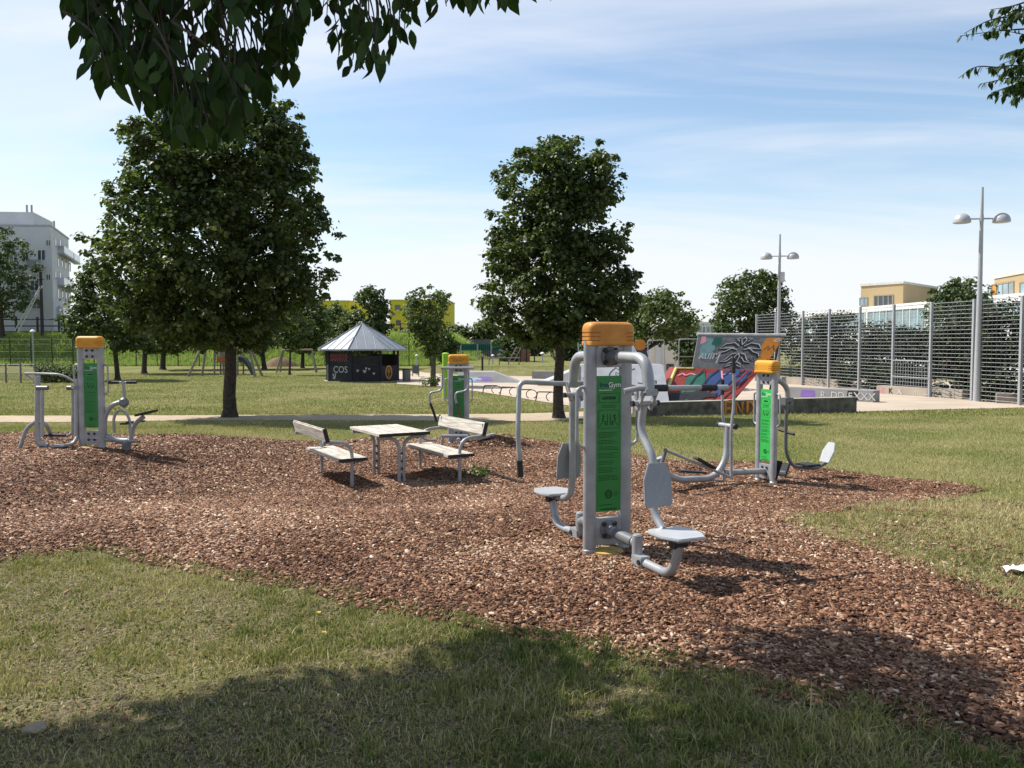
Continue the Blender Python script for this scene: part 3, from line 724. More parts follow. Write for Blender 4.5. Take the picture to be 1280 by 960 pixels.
def cherry():
    base = Vector((-4.7, 4.4, g1(-4.7, 4.4)))
    root = thing('cherry_tree', 'tree standing left of the frame whose leafy boughs hang across the sky at top left', 'tree', base)
    br = MB(); top = Vector((0, 0, 3.6))
    br.tube([(0, 0, -.2), (0, 0, .3), (.05, 0, 1.6), (.1, .05, 3.0), (.2, .1, 4.2), (.4, .2, 5.6)], [.30, .22, .18, .17, .13, .05], seg=12)
    V, I, S, T = [], [], [], []
    def leafy_twig(pts, n, L=.098, spread=.05, tmean=.45):
        pts = [Vector(p) for p in pts]
        seg = [(pts[i + 1] - pts[i]).length for i in range(len(pts) - 1)]; tot = sum(seg)
        for k in range(n):
            s = tot * (k + .5 + random.uniform(-.3, .3)) / n
            for i, l in enumerate(seg):
                if s <= l: break
                s -= l
            p = pts[i].lerp(pts[i + 1], min(1, s / l))
            d = Vector((random.uniform(-.6, .6), random.uniform(-.6, .6), -1.0 + random.uniform(-.2, .35)))
            nn = Vector((random.uniform(-1, 1), random.uniform(-1, 1), random.uniform(-.2, .5)))
            LL = L * random.uniform(.65, 1.15)
            real_leaf(V, I, S, T, p + Vector((random.uniform(-1, 1), random.uniform(-1, 1), 0)) * spread, d, nn, LL, LL * random.uniform(.40, .52), min(1, max(0, random.gauss(tmean, .2))))
    # hanging boughs seen in the frame (outline of the hanging mass in the photograph)
    left_bottom = [(98, 25), (118, 95), (140, 128), (165, 118), (185, 150), (212, 160), (235, 190), (262, 195), (290, 170), (318, 150), (345, 118), (368, 80), (380, 16)]
    right_bottom = [(392, 10), (402, 44), (425, 78), (445, 108), (478, 108), (496, 74), (520, 36), (560, 34), (590, 24), (630, 22), (660, 16), (690, 12)]
    def hang(outline, n, y0, y1, per):
        for _ in range(n):
            px = random.uniform(outline[0][0], outline[-1][0])
            bot = np.interp(px, [o[0] for o in outline], [o[1] for o in outline])
            y = random.uniform(y0, y1)
            py = random.uniform(-70, bot - 22) if random.random() < .6 else bot - 26 + random.uniform(-8, 4)
            e = P(px, py, y); up = random.uniform(.25, .5)
            s = e + Vector((random.uniform(-.22, .05), random.uniform(-.1, .2), up)); m = s.lerp(e, .55) + Vector((.03, 0, .05))
            br.tube([s - base, m - base, e - base], .005, .1, 5, r1=.002)
            leafy_twig([m - base, e - base], per)
            lo = (s - base)
            ends.append(lo)
    ends = []
    hang(left_bottom, 205, 2.8, 4.0, 6)
    hang(right_bottom, 66, 2.9, 3.9, 5)
    # boughs: from trunk over to the hanging twigs
    A = Vector((.15, .05, 3.3))
    for tgt in ((-1.9, 3.4, 3.9), (-1.2, 3.2, 3.75), (-.75, 3.3, 3.55), (-.3, 3.3, 3.45), (.1, 3.35, 3.4)):
        t_ = Vector(tgt) - base; br.tube(fillet([A, A.lerp(t_, .5) + Vector((0, 0, .45)), t_], .9, 5), .045, 0, 8, r1=.010)
    bo = [Vector(t) - base for t in ((-1.9, 3.4, 3.9), (-1.2, 3.2, 3.75), (-.75, 3.3, 3.55), (-.3, 3.3, 3.45), (.1, 3.35, 3.4))]
    for e in ends[::2]:
        c = min(bo, key=lambda q_: (q_ - e).length)
        br.tube([c, c.lerp(e, .5) + Vector((0, 0, .04)), e], .006, 0, 5, r1=.003)
    # the crown above the frame, which shades the front lawn
    shade = [(60, 935), (200, 888), (330, 868), (430, 852), (540, 850), (600, 815), (650, 800), (700, 838), (800, 852), (880, 838), (1000, 788), (1110, 800), (1200, 850), (1262, 905), (1290, 960), (1330, 1250), (-60, 1250), (-30, 935)]
    poly = gpoly(shade)
    C = []
    pa = np.array(poly)
    while len(C) < 430:
        x, y = random.uniform(pa[:, 0].min(), pa[:, 0].max()), random.uniform(max(1.7, pa[:, 1].min()), pa[:, 1].max())
        if not in_poly(np.array([x]), np.array([y]), poly)[0]: continue
        px_, py_ = to_px(x, y, 0)
        if 730 < px_ < 860 and 840 < py_ < 930: continue
        x += random.gauss(0, .10); y += random.gauss(0, .07)
        z = random.uniform(4.8, 6.3); k = z / TOSUN.z
        C.append((x + TOSUN.x * k, y + TOSUN.y * k, z))
    for _ in range(190): C.append((random.uniform(-3.3, -.3), random.uniform(2.9, 4.6), random.uniform(3.95, 4.7)))  # unseen clumps added up-sun so the hanging leaves fall in shade
    C = np.array(C)
    Vc, Ic, Sc, Tc = leaf_cloud(C - np.array(base), .25 * RNG.uniform(.6, 1.4, len(C)), 26, .10, .7)
    o = len(V)
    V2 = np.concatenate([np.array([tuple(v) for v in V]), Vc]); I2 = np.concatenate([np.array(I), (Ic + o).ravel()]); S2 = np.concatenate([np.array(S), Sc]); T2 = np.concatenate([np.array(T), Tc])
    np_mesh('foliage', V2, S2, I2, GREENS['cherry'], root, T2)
    for c in C[::6]:
        c = Vector(c) - base; p0 = Vector((.2, .1, min(5.3, max(3.0, c.z - 1.2))))
        br.tube(fillet([p0, p0.lerp(c, .5) + Vector((0, 0, .2)), c], .7, 4), .04, 0, 6, r1=.006)
    br.build('trunk', M_BARK, root)
cherry()

def right_bough():
    base = Vector((8.4, 8.3, g1(8.4, 8.3)))
    root = thing('cherry_tree', 'tree standing right of the frame whose thin leafy twigs reach into the top right corner', 'tree', base)
    br = MB(); V, I, S, T = [], [], [], []
    br.tube([(0, 0, -.2), (0, 0, .4), (-.05, 0, 2), (-.1, 0, 4), (-.1, 0, 6.4)], [.24, .18, .15, .12, .04], seg=10)
    tw = [((1300, 20), (1240, 22), (1205, 42)), ((1300, 35), (1250, 38), (1200, 45)), ((1310, 60), (1270, 62), (1250, 70)), ((1310, 95), (1260, 85), (1218, 82), (1198, 98)), ((1310, 100), (1270, 95), (1225, 105)),
          ((1310, 108), (1275, 110), (1245, 122)), ((1310, 80), (1280, 95), (1262, 130)), ((1305, -5), (1265, 8), (1238, 12)), ((1300, 5), (1268, 22), (1225, 45)), ((1310, 50), (1285, 58), (1262, 68)), ((1310, 90), (1270, 80), (1232, 86)), ((1310, 100), (1290, 112), (1268, 122)), ((1320, 40), (1290, 45), (1240, 35))]
    for _ in range(16):
        yy = random.uniform(-5, 118); xx = random.uniform(1238, 1272); tw.append(((1318, yy - 12), ((1318 + xx) / 2, yy - 6), (xx, yy + 8)))
    for t in tw:
        y = random.uniform(7.9, 9.0); pts = fillet([P(a, b_, y + k * .1) - base for k, (a, b_) in enumerate(t)], .3, 4)
        br.tube(pts, .010, 0, 5, r1=.003)
        for k in range(26):
            i = random.randrange(1, len(pts)); p = pts[i - 1].lerp(pts[i], random.random())
            d = Vector((random.uniform(-.9, .1), random.uniform(-.5, .5), random.uniform(-1.0, -.35)))
            L = random.uniform(.065, .105)
            real_leaf(V, I, S, T, p, d, Vector((random.uniform(-1, .3), random.uniform(-.8, .8), random.uniform(.2, 1))), L, L * .46, random.random(), .3)
    lim = Vector((-.1, 0, 4.4))
    for t in tw[::2]:
        e = P(*t[0], 8.4) - base; br.tube([lim, lim.lerp(e, .5) + Vector((0, 0, .1)), e], .03, .3, 6, r1=.01)
    C = np.array([(random.uniform(-1.0, 1.5), random.uniform(-1.6, 1.6), random.uniform(4.6, 6.6)) for _ in range(130)])
    Vc, Ic, Sc, Tc = leaf_cloud(C, .3 * RNG.uniform(.7, 1.3, len(C)), 30, .11, .7)
    o = len(V)
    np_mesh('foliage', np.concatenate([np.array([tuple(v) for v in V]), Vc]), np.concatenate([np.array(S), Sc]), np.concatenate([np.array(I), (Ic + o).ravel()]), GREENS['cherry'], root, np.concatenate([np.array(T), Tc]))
    br.build('trunk', M_BARK, root)
right_bough()

# ------------------------------------------------------------------ gym stations
def pylon(root, cap_m, panel_m, title, H=1.84, loops=(-1, 1), base_plate=True, arms=True, word_white=True):
    """two silver posts, cap, mounting plates and information board; local x = across, -y = out of the board"""
    for sx in (-1, 1):
        b = MB(); b.tube([(sx * .163, 0, -.12), (sx * .163, 0, H - .15)], .044, seg=20, ecc=1.25); b.lathe([(.058, 0), (.058, .03), (.050, .04)], (sx * .163, 0, .0), 20)
        b.build('post', M_STEEL, root)
    # cap: rounded box with grooves wrapped round its ends
    b = MB(); ring = []; w, d, cr = .208, .088, .05
    for (sx, sy) in ((1, -1), (1, 1), (-1, 1), (-1, -1)):
        a0 = {(1, -1): -90, (1, 1): 0, (-1, 1): 90, (-1, -1): 180}[(sx, sy)]
        for k in range(7):
            a = R(a0 + 90 * k / 6); ring.append((sx * (w - cr) + cr * math.cos(a), sy * (d - cr) + cr * math.sin(a)))
        if (sx, sy) == (1, 1): ring += [(.130, d), (.122, d), (-.122, d), (-.130, d)]
        if (sx, sy) == (-1, -1): ring += [(-.130, -d), (-.122, -d), (.122, -d), (.130, -d)]
    lev = [(0, 0, 0), (.004, -.004, 0), (.03, -.002, 0)]
    for gzv in (.035, .066, .097): lev += [(gzv, 0, 0), (gzv + .002, 0, 1), (gzv + .007, 0, 1), (gzv + .009, 0, 0)]
    lev += [(.135, .0, 0), (.160, .006, 0), (.176, .018, 0), (.185, .036, 0), (.188, .06, 0)]
    o = 0; n = len(ring)
    for (z, ins, gr) in lev:
        for (x, y) in ring:
            g_ = .009 if gr and abs(x) > .128 else 0
            k1 = (w - ins - g_) / w; k2 = (d - ins - g_ * .8) / d
            b.v.append((x * k1, y * k2, H - .188 + z))
    for i in range(len(lev) - 1):
        for k in range(n): b.f.append([i * n + k, i * n + (k + 1) % n, (i + 1) * n + (k + 1) % n, (i + 1) * n + k]); b.m.append(0)
    b.f.append(list(range(n))[::-1]); b.m.append(0); b.f.append([(len(lev) - 1) * n + k for k in range(n)]); b.m.append(0)
    b.build('cap', cap_m, root, sharp=50)
    # plates
    b = MB(); b.box((0, .0, H - .27), (.25, .05, .185)); pl = b.build('mounting_plate', M_STEEL, root, bevel=.004)
    b = MB(); b.box((0, .0, .17), (.25, .05, .22)); pl2 = b.build('mounting_plate', M_STEEL, root, bevel=.004)
    for (pp, zc) in ((pl, H - .275), (pl2, .185)):
        if arms:
            b = MB(); b.lathe([(.074, 0), (.078, .004), (.078, .010), (.072, .013)], (0, -.026, zc), 28, axis=(0, -1, 0)); b.build('flange', M_STEEL_D, pp)
        for sx in (-1, 1):
            for sz in (-1, 1):
                b = MB(); b.lathe([(.020, 0), (.020, .008), (.013, .016)], (sx * .048, -.038 if arms else -.026, zc + sz * .048), 12, axis=(0, -1, 0)); b.build('bolt', M_BOLT, pp)
    # white maker's line under the cap
    b = MB(); x = -.10
    while x < .08:
        l = random.uniform(.008, .022); b.fill((0, -.0265, H - .196), (1, 0, 0), (0, 0, 1), [(x, -.006), (x + l, -.006), (x + l, .006), (x, .006)], lift=.001); x += l + .004
    b.build('maker_strip', M_WHITE, root)
    # board
    z0, z1 = .33, H - .43
    b = MB(); b.box((0, -.012, (z0 + z1) / 2), (.238, .012, z1 - z0)); bd = b.build('information_board', panel_m, root, bevel=.003)
    yb = -.0185; ex, ez = Vector((1.08, 0, 0)), Vector((0, 0, 1)); Hh = z1 - z0
    wm = MB(); wm.text('free', (-.086, yb, z1 - .088), ex, ez, .052, 1, bold=.0006); wm.text('Gym', (-.008, yb, z1 - .090), ex, ez, .056, 0, bold=.0006)
    wm.stroke((0, yb, 0), ex, ez, [(-.004, z1 - .098), (.03, z1 - .098)], .003, 0)
    x = -.086
    while x < .03:
        l = random.uniform(.008, .02); wm.stroke((0, yb, 0), ex, ez, [(x, z1 - .115), (x + l, z1 - .115)], .005, 0); x += l + .005
    wm.build('logo', [M_WHITE, M_TEAL], bd)
    k = MB()
    def frame(x0, x1, a, c, r=.018, w=.0028):
        pts = []
        for (cx_, cz_, a0) in ((x1 - r, c - r, 90), (x1 - r, a + r, 0), (x0 + r, a + r, -90), (x0 + r, c - r, -180)):
            for j in range(5): t = R(a0 - 90 * j / 4); pts.append((cx_ + r * math.cos(t), cz_ + r * math.sin(t)))
        pts.append(pts[0]); k.stroke((0, yb, 0), ex, ez, pts, w)
    frame(-.088, .088, z1 - .215, z1 - .14)
    if title: k.text(title, (0, yb, z1 - .188), ex, ez, .030, align='CENTER', bold=.0018)
    else: [k.stroke((0, yb, 0), ex, ez, [(x_, z1 - .178), (x_ + .016, z1 - .178)], .018) for x_ in (-.04, -.02, .0, .022)]
    for dz in (.238, .252): k.stroke((0, yb, 0), ex, ez, [(-.06, z1 - dz), (.06, z1 - dz)], .004)
    frame(-.088, .088, z1 - .42, z1 - .275)
    for s in (-1, 1):   # exercise pictogram: two seated figures on the machine
        f = lambda pts, w=.006: k.stroke((0, yb, z1 - .41), ex, ez, [(s * p[0], p[1]) for p in pts], w)
        f([(.05, .075), (.052, .045), (.03, .044), (.028, .012)], .009); f([(.05, .085), (.05, .099)], .011); f([(.052, .07), (.036, .09)], .005)
        f([(.075, .012), (.062, .03), (.05, .03)], .004); f([(.012, .105), (.012, .012)], .004)
    f = None
    z = z1 - .455
    rr = random.Random(len(title))
    while z > z0 + .27:
        for _ in range(rr.choice((2, 3, 4))):
            x = -.088; xe = rr.uniform(.03, .086)
            while x < xe:
                l = rr.uniform(.008, .028); k.stroke((0, yb, 0), ex, ez, [(x, z), (min(xe, x + l), z)], .0036); x += l + .005
            z -= .0125
        z -= .014
    pts = [(.026 * math.cos(R(t)), .15 + .030 * math.sin(R(t))) for t in range(0, 361, 20)]; k.stroke((0, yb, z0 - .01), ex, ez, pts, .009)
    k.stroke((0, yb, z0 - .01), ex, ez, [(-.009, .14), (.009, .14), (.012, .155), (0, .164), (-.012, .155), (-.009, .14)], .005)
    k.stroke((0, yb, z0 - .01), ex, ez, [(.055, .135), (.055, .165), (.07, .165), (.07, .135), (.055, .135)], .003)
    k.stroke((0, yb, z0), ex, ez, [(-.08, .055), (.03, .055)], .004)
    k.text('www.freegym.at', (0, yb, z0 + .014), ex, ez, .021, align='CENTER', bold=.0004)
    k.build('printed_text', M_INK, bd)
    # side grab loops
    for sx in loops:
        b = MB(); x0, x1 = sx * .195, sx * .28
        b.tube([(x0, .0, 1.34), (x1, .0, 1.33), (x1, .0, .88), (x0, .0, .85)], .0135, .06, 10); b.build('grab_handle', M_STEEL, root)
    if base_plate:
        b = MB(); b.lathe([(.13, -.03), (.13, .012), (.10, .022)], (-.03, -.06, .014), 14); b.build('foundation_cap', M_YELLOWP, root)

def panel_shape(b, o, ex, ey, pts, th):
    """shaped flat panel with thickness th"""
    o, ex, ey = Vector(o), Vector(ex).normalized(), Vector(ey).normalized(); nn = ex.cross(ey)
    b.prism([o + ex * p[0] + ey * p[1] - nn * th / 2 for p in pts], nn * th)

# ---- nearest station: lat pull with two hanging seats
def station_near():
    y = 6.65; p0 = Vector(((760 - 640) / F * y, y, g1(.77, y)))
    root = thing('exercise_station', 'nearest outdoor gym station, silver posts with orange cap and two hanging seats', 'gym station', p0, R(24), 'outdoor gym stations on the bark bed')
    pylon(root, M_ORANGE, M_GREEN, 'LATZUG', 1.855, loops=(-1, 1))
    L = lambda r, u, z: Vector((r, -u, z))
    BP = [(-.075, .15), (.075, .15), (.118, .03), (.118, -.155), (.10, -.17), (-.10, -.17), (-.118, -.155), (-.118, .03)]
    SP = [(-.13, -.17), (.13, -.17), (.17, -.09), (.17, .06), (.11, .19), (-.11, .19), (-.17, .06), (-.17, -.09)]
    for s in (1, -1):
        # upper arm
        b = MB(); b.tube([L(0, s * .03, 1.58), L(0, s * .55, 1.575), L(0, s * .60, 1.32)], .043, .24, 18); b.build('upper_arm', M_STEEL, root)
        b = MB(); b.tube([L(0, s * .025, 1.58), L(0, s * .17, 1.58)], .054, 0, 18); b.build('arm_sleeve', M_STEEL_D, root)
        # pivot yoke with its pair of links
        b = MB(); b.box(L(0, s * .60, 1.325), (.10, .07, .05)); b.tube([L(-.10, s * .54, 1.24), L(.10, s * .54, 1.24)], .022, 0, 12)
        for r in (-.055, .055): b.box(L(r, s * .565, 1.265), (.020, .042, .17), Matrix.Rotation(R(32 * s), 3, 'X'))
        yk = b.build('yoke', M_STEEL, root, bevel=.003)
        b = MB(); b.lathe([(.022, 0), (.022, .02)], L(-.10, s * .54, 1.24), 12, axis=(-1, 0, 0)); b.lathe([(.022, 0), (.022, .02)], L(.10, s * .54, 1.24), 12, axis=(1, 0, 0)); b.build('end_cap', M_BLACK, yk)
        # hanging lever that carries backrest and seat
        b = MB()
        if s == 1: pts = [L(0, .52, 1.22), L(0, .48, 1.03), L(0, .64, .86), L(0, .665, .78), L(0, .665, .44), L(0, .80, .325), L(0, .90, .315)]
        else: pts = [L(0, -.60, 1.23), L(0, -.60, .46), L(0, -.63, .36), L(0, -.74, .30), L(0, -.90, .295)]
        b.tube(pts, .030, .14, 16); b.build('hanging_lever', M_STEEL, root)
        uo = .715 if s == 1 else -.655
        b = MB(); tilt = R(6 * s)
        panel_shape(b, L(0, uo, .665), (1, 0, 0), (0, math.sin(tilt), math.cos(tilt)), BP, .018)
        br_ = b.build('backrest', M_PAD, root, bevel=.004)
        b = MB()
        for (px_, pz_) in ((-.04, .09), (-.06, .0), (.02, .03), (.06, .0), (-.06, -.09), (-.02, -.03), (.03, -.06), (.06, -.10), (0, -.10), (.03, .07)):
            c = L(px_, uo + s * .0105, .665 + pz_); b.lathe([(.005, 0), (.005, .0015)], c + Vector((0, math.sin(tilt) * pz_, 0)), 8, axis=(0, -s, 0))
        b.build('drain_hole', mat('painted_hole_light', (.45, .45, .44), .6), br_)  # pale discs painted for the light seen through the holes
        b = MB(); zz = .345 if s == 1 else .33
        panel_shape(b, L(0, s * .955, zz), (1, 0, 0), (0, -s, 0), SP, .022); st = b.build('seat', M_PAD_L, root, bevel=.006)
        b = MB(); b.box(L(0, s * .95, zz - .03), (.12, .2, .03)); b.tube([L(-.06, s * .98, zz - .065), L(.06, s * .98, zz - .065)], .034, 0, 14, 1); b.build('seat_pivot', [M_STEEL_D, M_BLACK], st, bevel=.003)
        # lower arm: stub, block, bent foot
        b = MB(); b.tube([L(0, s * .03, .185), L(0, s * .43, .165)], .038, 0, 16); b.build('lower_arm', M_STEEL, root)
        b = MB(); b.tube([L(0, s * .40, .165), L(0, s * .14, .175)], .046, 0, 16); b.build('arm_sleeve', M_STEEL_D, root)
        b = MB(); b.tube([L(0, s * .45, .05), L(0, s * .45, .22)], .040, 0, 18); b.lathe([(.040, 0), (.034, .014), (.015, .02)], L(0, s * .45, .22), 18)
        b.box(L(0, s * .50, .045), (.085, .14, .085)); b.build('pivot_block', M_STEEL, root, bevel=.006)
        b = MB(); b.tube([L(-.052, s * .54, .045), L(.052, s * .54, .045)], .020, 0, 12); b.build('pivot_pin', M_BLACK, root)
        b = MB(); b.tube([L(0, s * .54, .04), L(0, s * .90, .032), L(0, s * .99, .27)], .034, .17, 16); b.build('foot_lever', M_STEEL, root)
    # handlebars
    b = MB(); z = 1.345
    b.tube([L(-.18, .54, z - .012), L(-.09, .575, z + .01), L(.0, .60, z + .01), L(.71, .60, z)], .021, .08, 14); hb = b.build('handlebar', M_STEEL, root)
    for a, c in ((.02, .15), (.46, .60)):
        b = MB(); b.tube([L(a, .60, z + .010 - .0143 * a), L(c, .60, z + .010 - .0143 * c)], .0265, 0, 14); b.build('grip', M_BLACK, hb)
    b = MB(); b.tube([L(-.52, -.55, .56), L(-.545, -.55, .95), L(-.50, -.62, 1.36), L(-.12, -.63, 1.335), L(.12, -.63, 1.335), L(.50, -.62, 1.36), L(.545, -.55, .95), L(.52, -.55, .56)], .021, .07, 14); hb = b.build('handlebar', M_STEEL, root)
    for s in (-1, 1):
        b = MB(); b.tube([L(s * .5200, -.55, .56), L(s * .5285, -.55, .70)], .0265, 0, 14); b.build('grip', M_BLACK, hb)
station_near()

class Plane:
    """vertical plane through o along horizontal a; pixel -> local coordinates of a station"""
    def __init__(s, o, a, rz=0.0):
        s.o = Vector(o); s.a = Vector((a[0], a[1], 0)).normalized(); s.n = Vector((-s.a.y, s.a.x, 0)); s.inv = Matrix.Rotation(-rz, 3, 'Z')
    def __call__(s, px, py, w=0.0):
        d = ray(px, py); q_ = s.o + s.n * w; c = Vector((0, 0, CZ))
        t = (q_ - c).dot(s.n) / d.dot(s.n)
        return s.inv @ (c + d * t - s.o)
    def vec(s, v): return s.inv @ Vector(v)

def station_right():
    g0 = G(957, 603); rz = R(-66)
    root = thing('exercise_station', 'right outdoor gym station with sunlit green board, cross trainer arms and seat', 'gym station', g0, rz, 'outdoor gym stations on the bark bed')
    pylon(root, M_ORANGE_Y, M_GREEN_SUNLIT, '', 1.83, arms=False, base_plate=False)
    a = (-math.sin(R(66)), -math.cos(R(66))); Q = Plane(g0, a, rz)
    T = lambda pts, r, f, nm, m=M_STEEL, seg=12, par=root: (lambda b: (b.tube([Q(*p) for p in pts], r, f, seg), b.build(nm, m, par))[1])(MB())
    # elliptical side (left)
    T([(956, 589), (905, 591)], .045, 0, 'base_beam')
    T([(910, 533), (909, 572), (893, 598), (848, 600), (832, 592), (824, 572)], .048, .22, 'frame_tube')
    T([(903, 531, .20), (917, 531, -.20)], .035, 0, 'crossbar') if False else None
    b = MB(); c = Q(909, 532); b.tube([c + Vector((-.17, 0, 0)), c + Vector((.17, 0, 0))], .034, 0, 14); cb = b.build('crossbar', M_STEEL, root)
    b = MB(); b.lathe([(.04, 0), (.04, .03)], c + Vector((.17, 0, 0)), 14, axis=(1, 0, 0)); b.lathe([(.04, 0), (.04, .03)], c + Vector((-.17, 0, 0)), 14, axis=(-1, 0, 0)); b.build('end_cap', M_BLACK, cb)
    for w, pts, gp in ((-.19, [(904, 602), (906, 560), (906, 535), (903, 518), (903, 490)], (903, 470)), (.19, [(914, 598), (914, 535), (917, 510), (918, 488), (917, 463)], (917, 463))):
        lv = T([(p[0], p[1], w) for p in pts], .022, .10, 'swing_lever')
        top = Q(pts[-1][0], pts[-1][1], w); b = MB(); b.tube([top + Vector((0, 0, -.04)), top + Vector((0, 0, .18))], .028, 0, 12); b.build('grip', M_BLACK, lv)
    for w, pts, pd in ((.19, [(832, 563), (840, 566), (914, 597)], ((868, 575), (891, 588))), (-.19, [(828, 592), (858, 597), (904, 601)], ((848, 592), (880, 594)))):
        pa = T([(p[0], p[1], w) for p in pts], .020, 0, 'pedal_arm')
        p, q_ = Q(*pd[0], w), Q(*pd[1], w); b = MB(); dv = (q_ - p).normalized(); nn = Vector((1, 0, 0)); up = dv.cross(nn)
        if up.z < 0: up = -up
        c = (p + q_) / 2 + up * .035
        b.prism([c + nn * (sx * .065) + dv * (sy * (q_ - p).length / 2) - up * .012 for sx, sy in ((-1, -1), (1, -1), (1, 1), (-1, 1))], up * .03); b.build('pedal', M_BLACK, pa, bevel=.005)
    b = MB(); c = Q(826, 578); b.tube([c + Vector((-.13, 0, -.04)), c + Vector((.13, 0, -.04))], .03, 0, 12)
    b.tube([Q(832, 563, .13), Q(827, 580, .13)], .028, 0, 12); b.tube([Q(828, 592, -.13), Q(827, 580, -.13)], .028, 0, 12); b.tube([Q(832, 563, .12), Q(832, 563, .24)], .03, 0, 12)
    b.build('crank', M_STEEL_D, root)
    # leg press side (right)
    T([(958, 474), (974, 475), (984, 484), (985, 500)], .040, .14, 'upper_arm')
    b = MB(); c = Q(984, 502); b.box(c, (.12, .15, .12)); b.tube([c + Vector((-.09, 0, -.02)), c + Vector((.09, 0, -.02))], .022, 0, 10); b.build('yoke', M_STEEL_D, root, bevel=.008)
    T([(983, 508), (982, 565), (990, 583), (1020, 586), (1036, 576)], .027, .16, 'hanging_lever', M_STEEL_D)
    b = MB(); c = Q(983, 540); b.tube([c + Vector((-.16, 0, .02)), c + Vector((.16, 0, -.02))], .022, 0, 10); b.build('grip', M_BLACK, root)
    b = MB(); p, q_ = Q(1030, 578), Q(1040, 553); up = (q_ - p).normalized(); panel_shape(b, (p + q_) / 2, (1, 0, 0), up, [(-.10, -.17), (.10, -.17), (.12, .02), (.07, .17), (-.07, .17), (-.12, .02)], .02); b.build('backrest', M_PAD_L, root, bevel=.005)
    b = MB(); p, q_ = Q(1000, 582), Q(1020, 584); c = (p + q_) / 2 + Vector((0, 0, .03)); b.box(c, (.28, .26, .03)); b.build('seat', M_BLACK, root, bevel=.008)
    T([(957, 590), (980, 592)], .04, 0, 'base_beam')
    for w, c_ in ((.16, (970, 588)), (-.16, (980, 590))):
        b = MB(); c = Q(*c_, w); b.box(c, (.15, .035, .30), Matrix.Rotation(R(-22), 3, 'X')); b.build('foot_plate', M_BLACK, root, bevel=.012)
station_right()

def station_left():
    g0 = G(116, 560); rz = R(-4)
    root = thing('exercise_station', 'left outdoor gym station with an air walker and an exercise bike', 'gym station', g0, rz, 'outdoor gym stations on the bark bed')
    pylon(root, M_ORANGE_Y, M_GREEN, '', 1.79, arms=False, base_plate=True)
    Q = Plane(g0, (1, 0), rz)
    def T(pts, r, f, nm, m=M_STEEL, seg=12, par=root):
        b = MB(); b.tube([Q(*p) for p in pts], r, f, seg); return b.build(nm, m, par)
    # air walker
    T([(31, 467, -.05), (50, 467, 0), (78, 468, 0), (101, 482, 0)], .018, .12, 'handrail')
    T([(47, 470), (47, 555), (60, 557)], .042, .14, 'walker_post'); T([(96, 474), (96, 550), (88, 557)], .032, .14, 'walker_post')
    T([(25, 560), (33, 535), (46, 526)], .030, .2, 'frame_leg'); T([(47, 526), (58, 530), (65, 548, .3)], .030, .2, 'frame_leg')
    T([(33, 468), (46, 478)], .014, 0, 'brace')
    for x0, w, yb_ in ((53, -.2, 545), (91, .15, 540)):
        T([(x0, 484, w), (x0, yb_, w)], .024, 0, 'swing_lever')
        b = MB(); c = Q(x0, 485, w); b.tube([c + Vector((-.09, 0, 0)), c + Vector((.09, 0, 0))], .036, 0, 14); b.build('pivot', M_STEEL_D, root)
    T([(50, 484, -.2), (50, 484, .05)], .03, 0, 'crossbar'); T([(91, 484, -.1), (97, 484, .15)], .03, 0, 'crossbar')
    for (xa, xb, yy, w, m) in ((54, 84, 544, .18, M_BLACK), (66, 84, 557, -.25, M_STEEL)):
        b = MB(); p, q_ = Q(xa, yy, w), Q(xb, yy, w); b.box((p + q_) / 2, ((q_ - p).length, .16, .035)); b.build('foot_plate', m, root, bevel=.01)
    T([(84, 545, .15), (92, 540, .15), (93, 520, .15)], .024, .1, 'swing_lever')
    T([(80, 557, -.2), (92, 555, -.1), (97, 545, 0)], .028, .1, 'frame_tube')
    # bike
    T([(112, 547), (150, 551), (170, 551)], .036, .1, 'base_beam')
    T([(131, 548), (131, 520), (140, 506), (150, 503)], .036, .16, 'frame_tube')
    T([(134, 545), (146, 551), (160, 551)], .045, .1, 'frame_tube')
    b = MB(); p = Q(158, 552); b.lathe([(.07, -.22), (.07, 0)], p, 16); b.build('ground_socket', M_STEEL_D, root)
    T([(163, 552), (166, 535), (172, 526), (180, 521)], .036, .1, 'seat_post')
    b = MB(); p, q_ = Q(174, 520), Q(195, 515); ax = (q_ - p).normalized(); sd = Vector((0, 1, 0)); panel_shape(b, (p + q_) / 2 + Vector((0, 0, .02)), ax, sd, [(-.16, -.12), (.02, -.13), (.15, -.06), (.15, .06), (.02, .13), (-.16, .12)], .035); b.build('seat', M_BLACK, root, bevel=.008)
    T([(155, 510), (156, 497), (153.5, 476)], .024, .06, 'steering_post')
    b = MB(); p = Q(153.5, 478); b.tube([p + Vector((-.19, -.03, 0)), p + Vector((.19, .03, 0))], .018, 0, 10); hb = b.build('handlebar', M_STEEL, root)
    for s in (-1, 1):
        b = MB(); b.tube([p + Vector((s * .06, s * .01, 0)), p + Vector((s * .21, s * .033, 0))], .025, 0, 10); b.build('grip', M_BLACK, hb)
    b = MB(); p = Q(155, 503); b.lathe([(.06, -.05), (.075, -.02), (.075, .03), (.05, .06)], p, 16, axis=(.2, -1, .1)); b.build('bearing', M_STEEL_D, root)
    T([(143, 541, -.12), (142, 522, -.12), (147, 513, -.12), (155, 513, -.12), (162, 523, -.12), (163, 545, -.12)], .022, .12, 'pedal_guard')
    b = MB(); p = Q(166, 528); b.tube([p + Vector((0, -.18, .02)), p + Vector((0, .18, -.02))], .016, 0, 10); b.box(p + Vector((-.02, -.22, 0)), (.10, .09, .025)); b.box(p + Vector((.02, .22, 0)), (.10, .09, .025)); b.build('pedal', M_BLACK, root)
station_left()

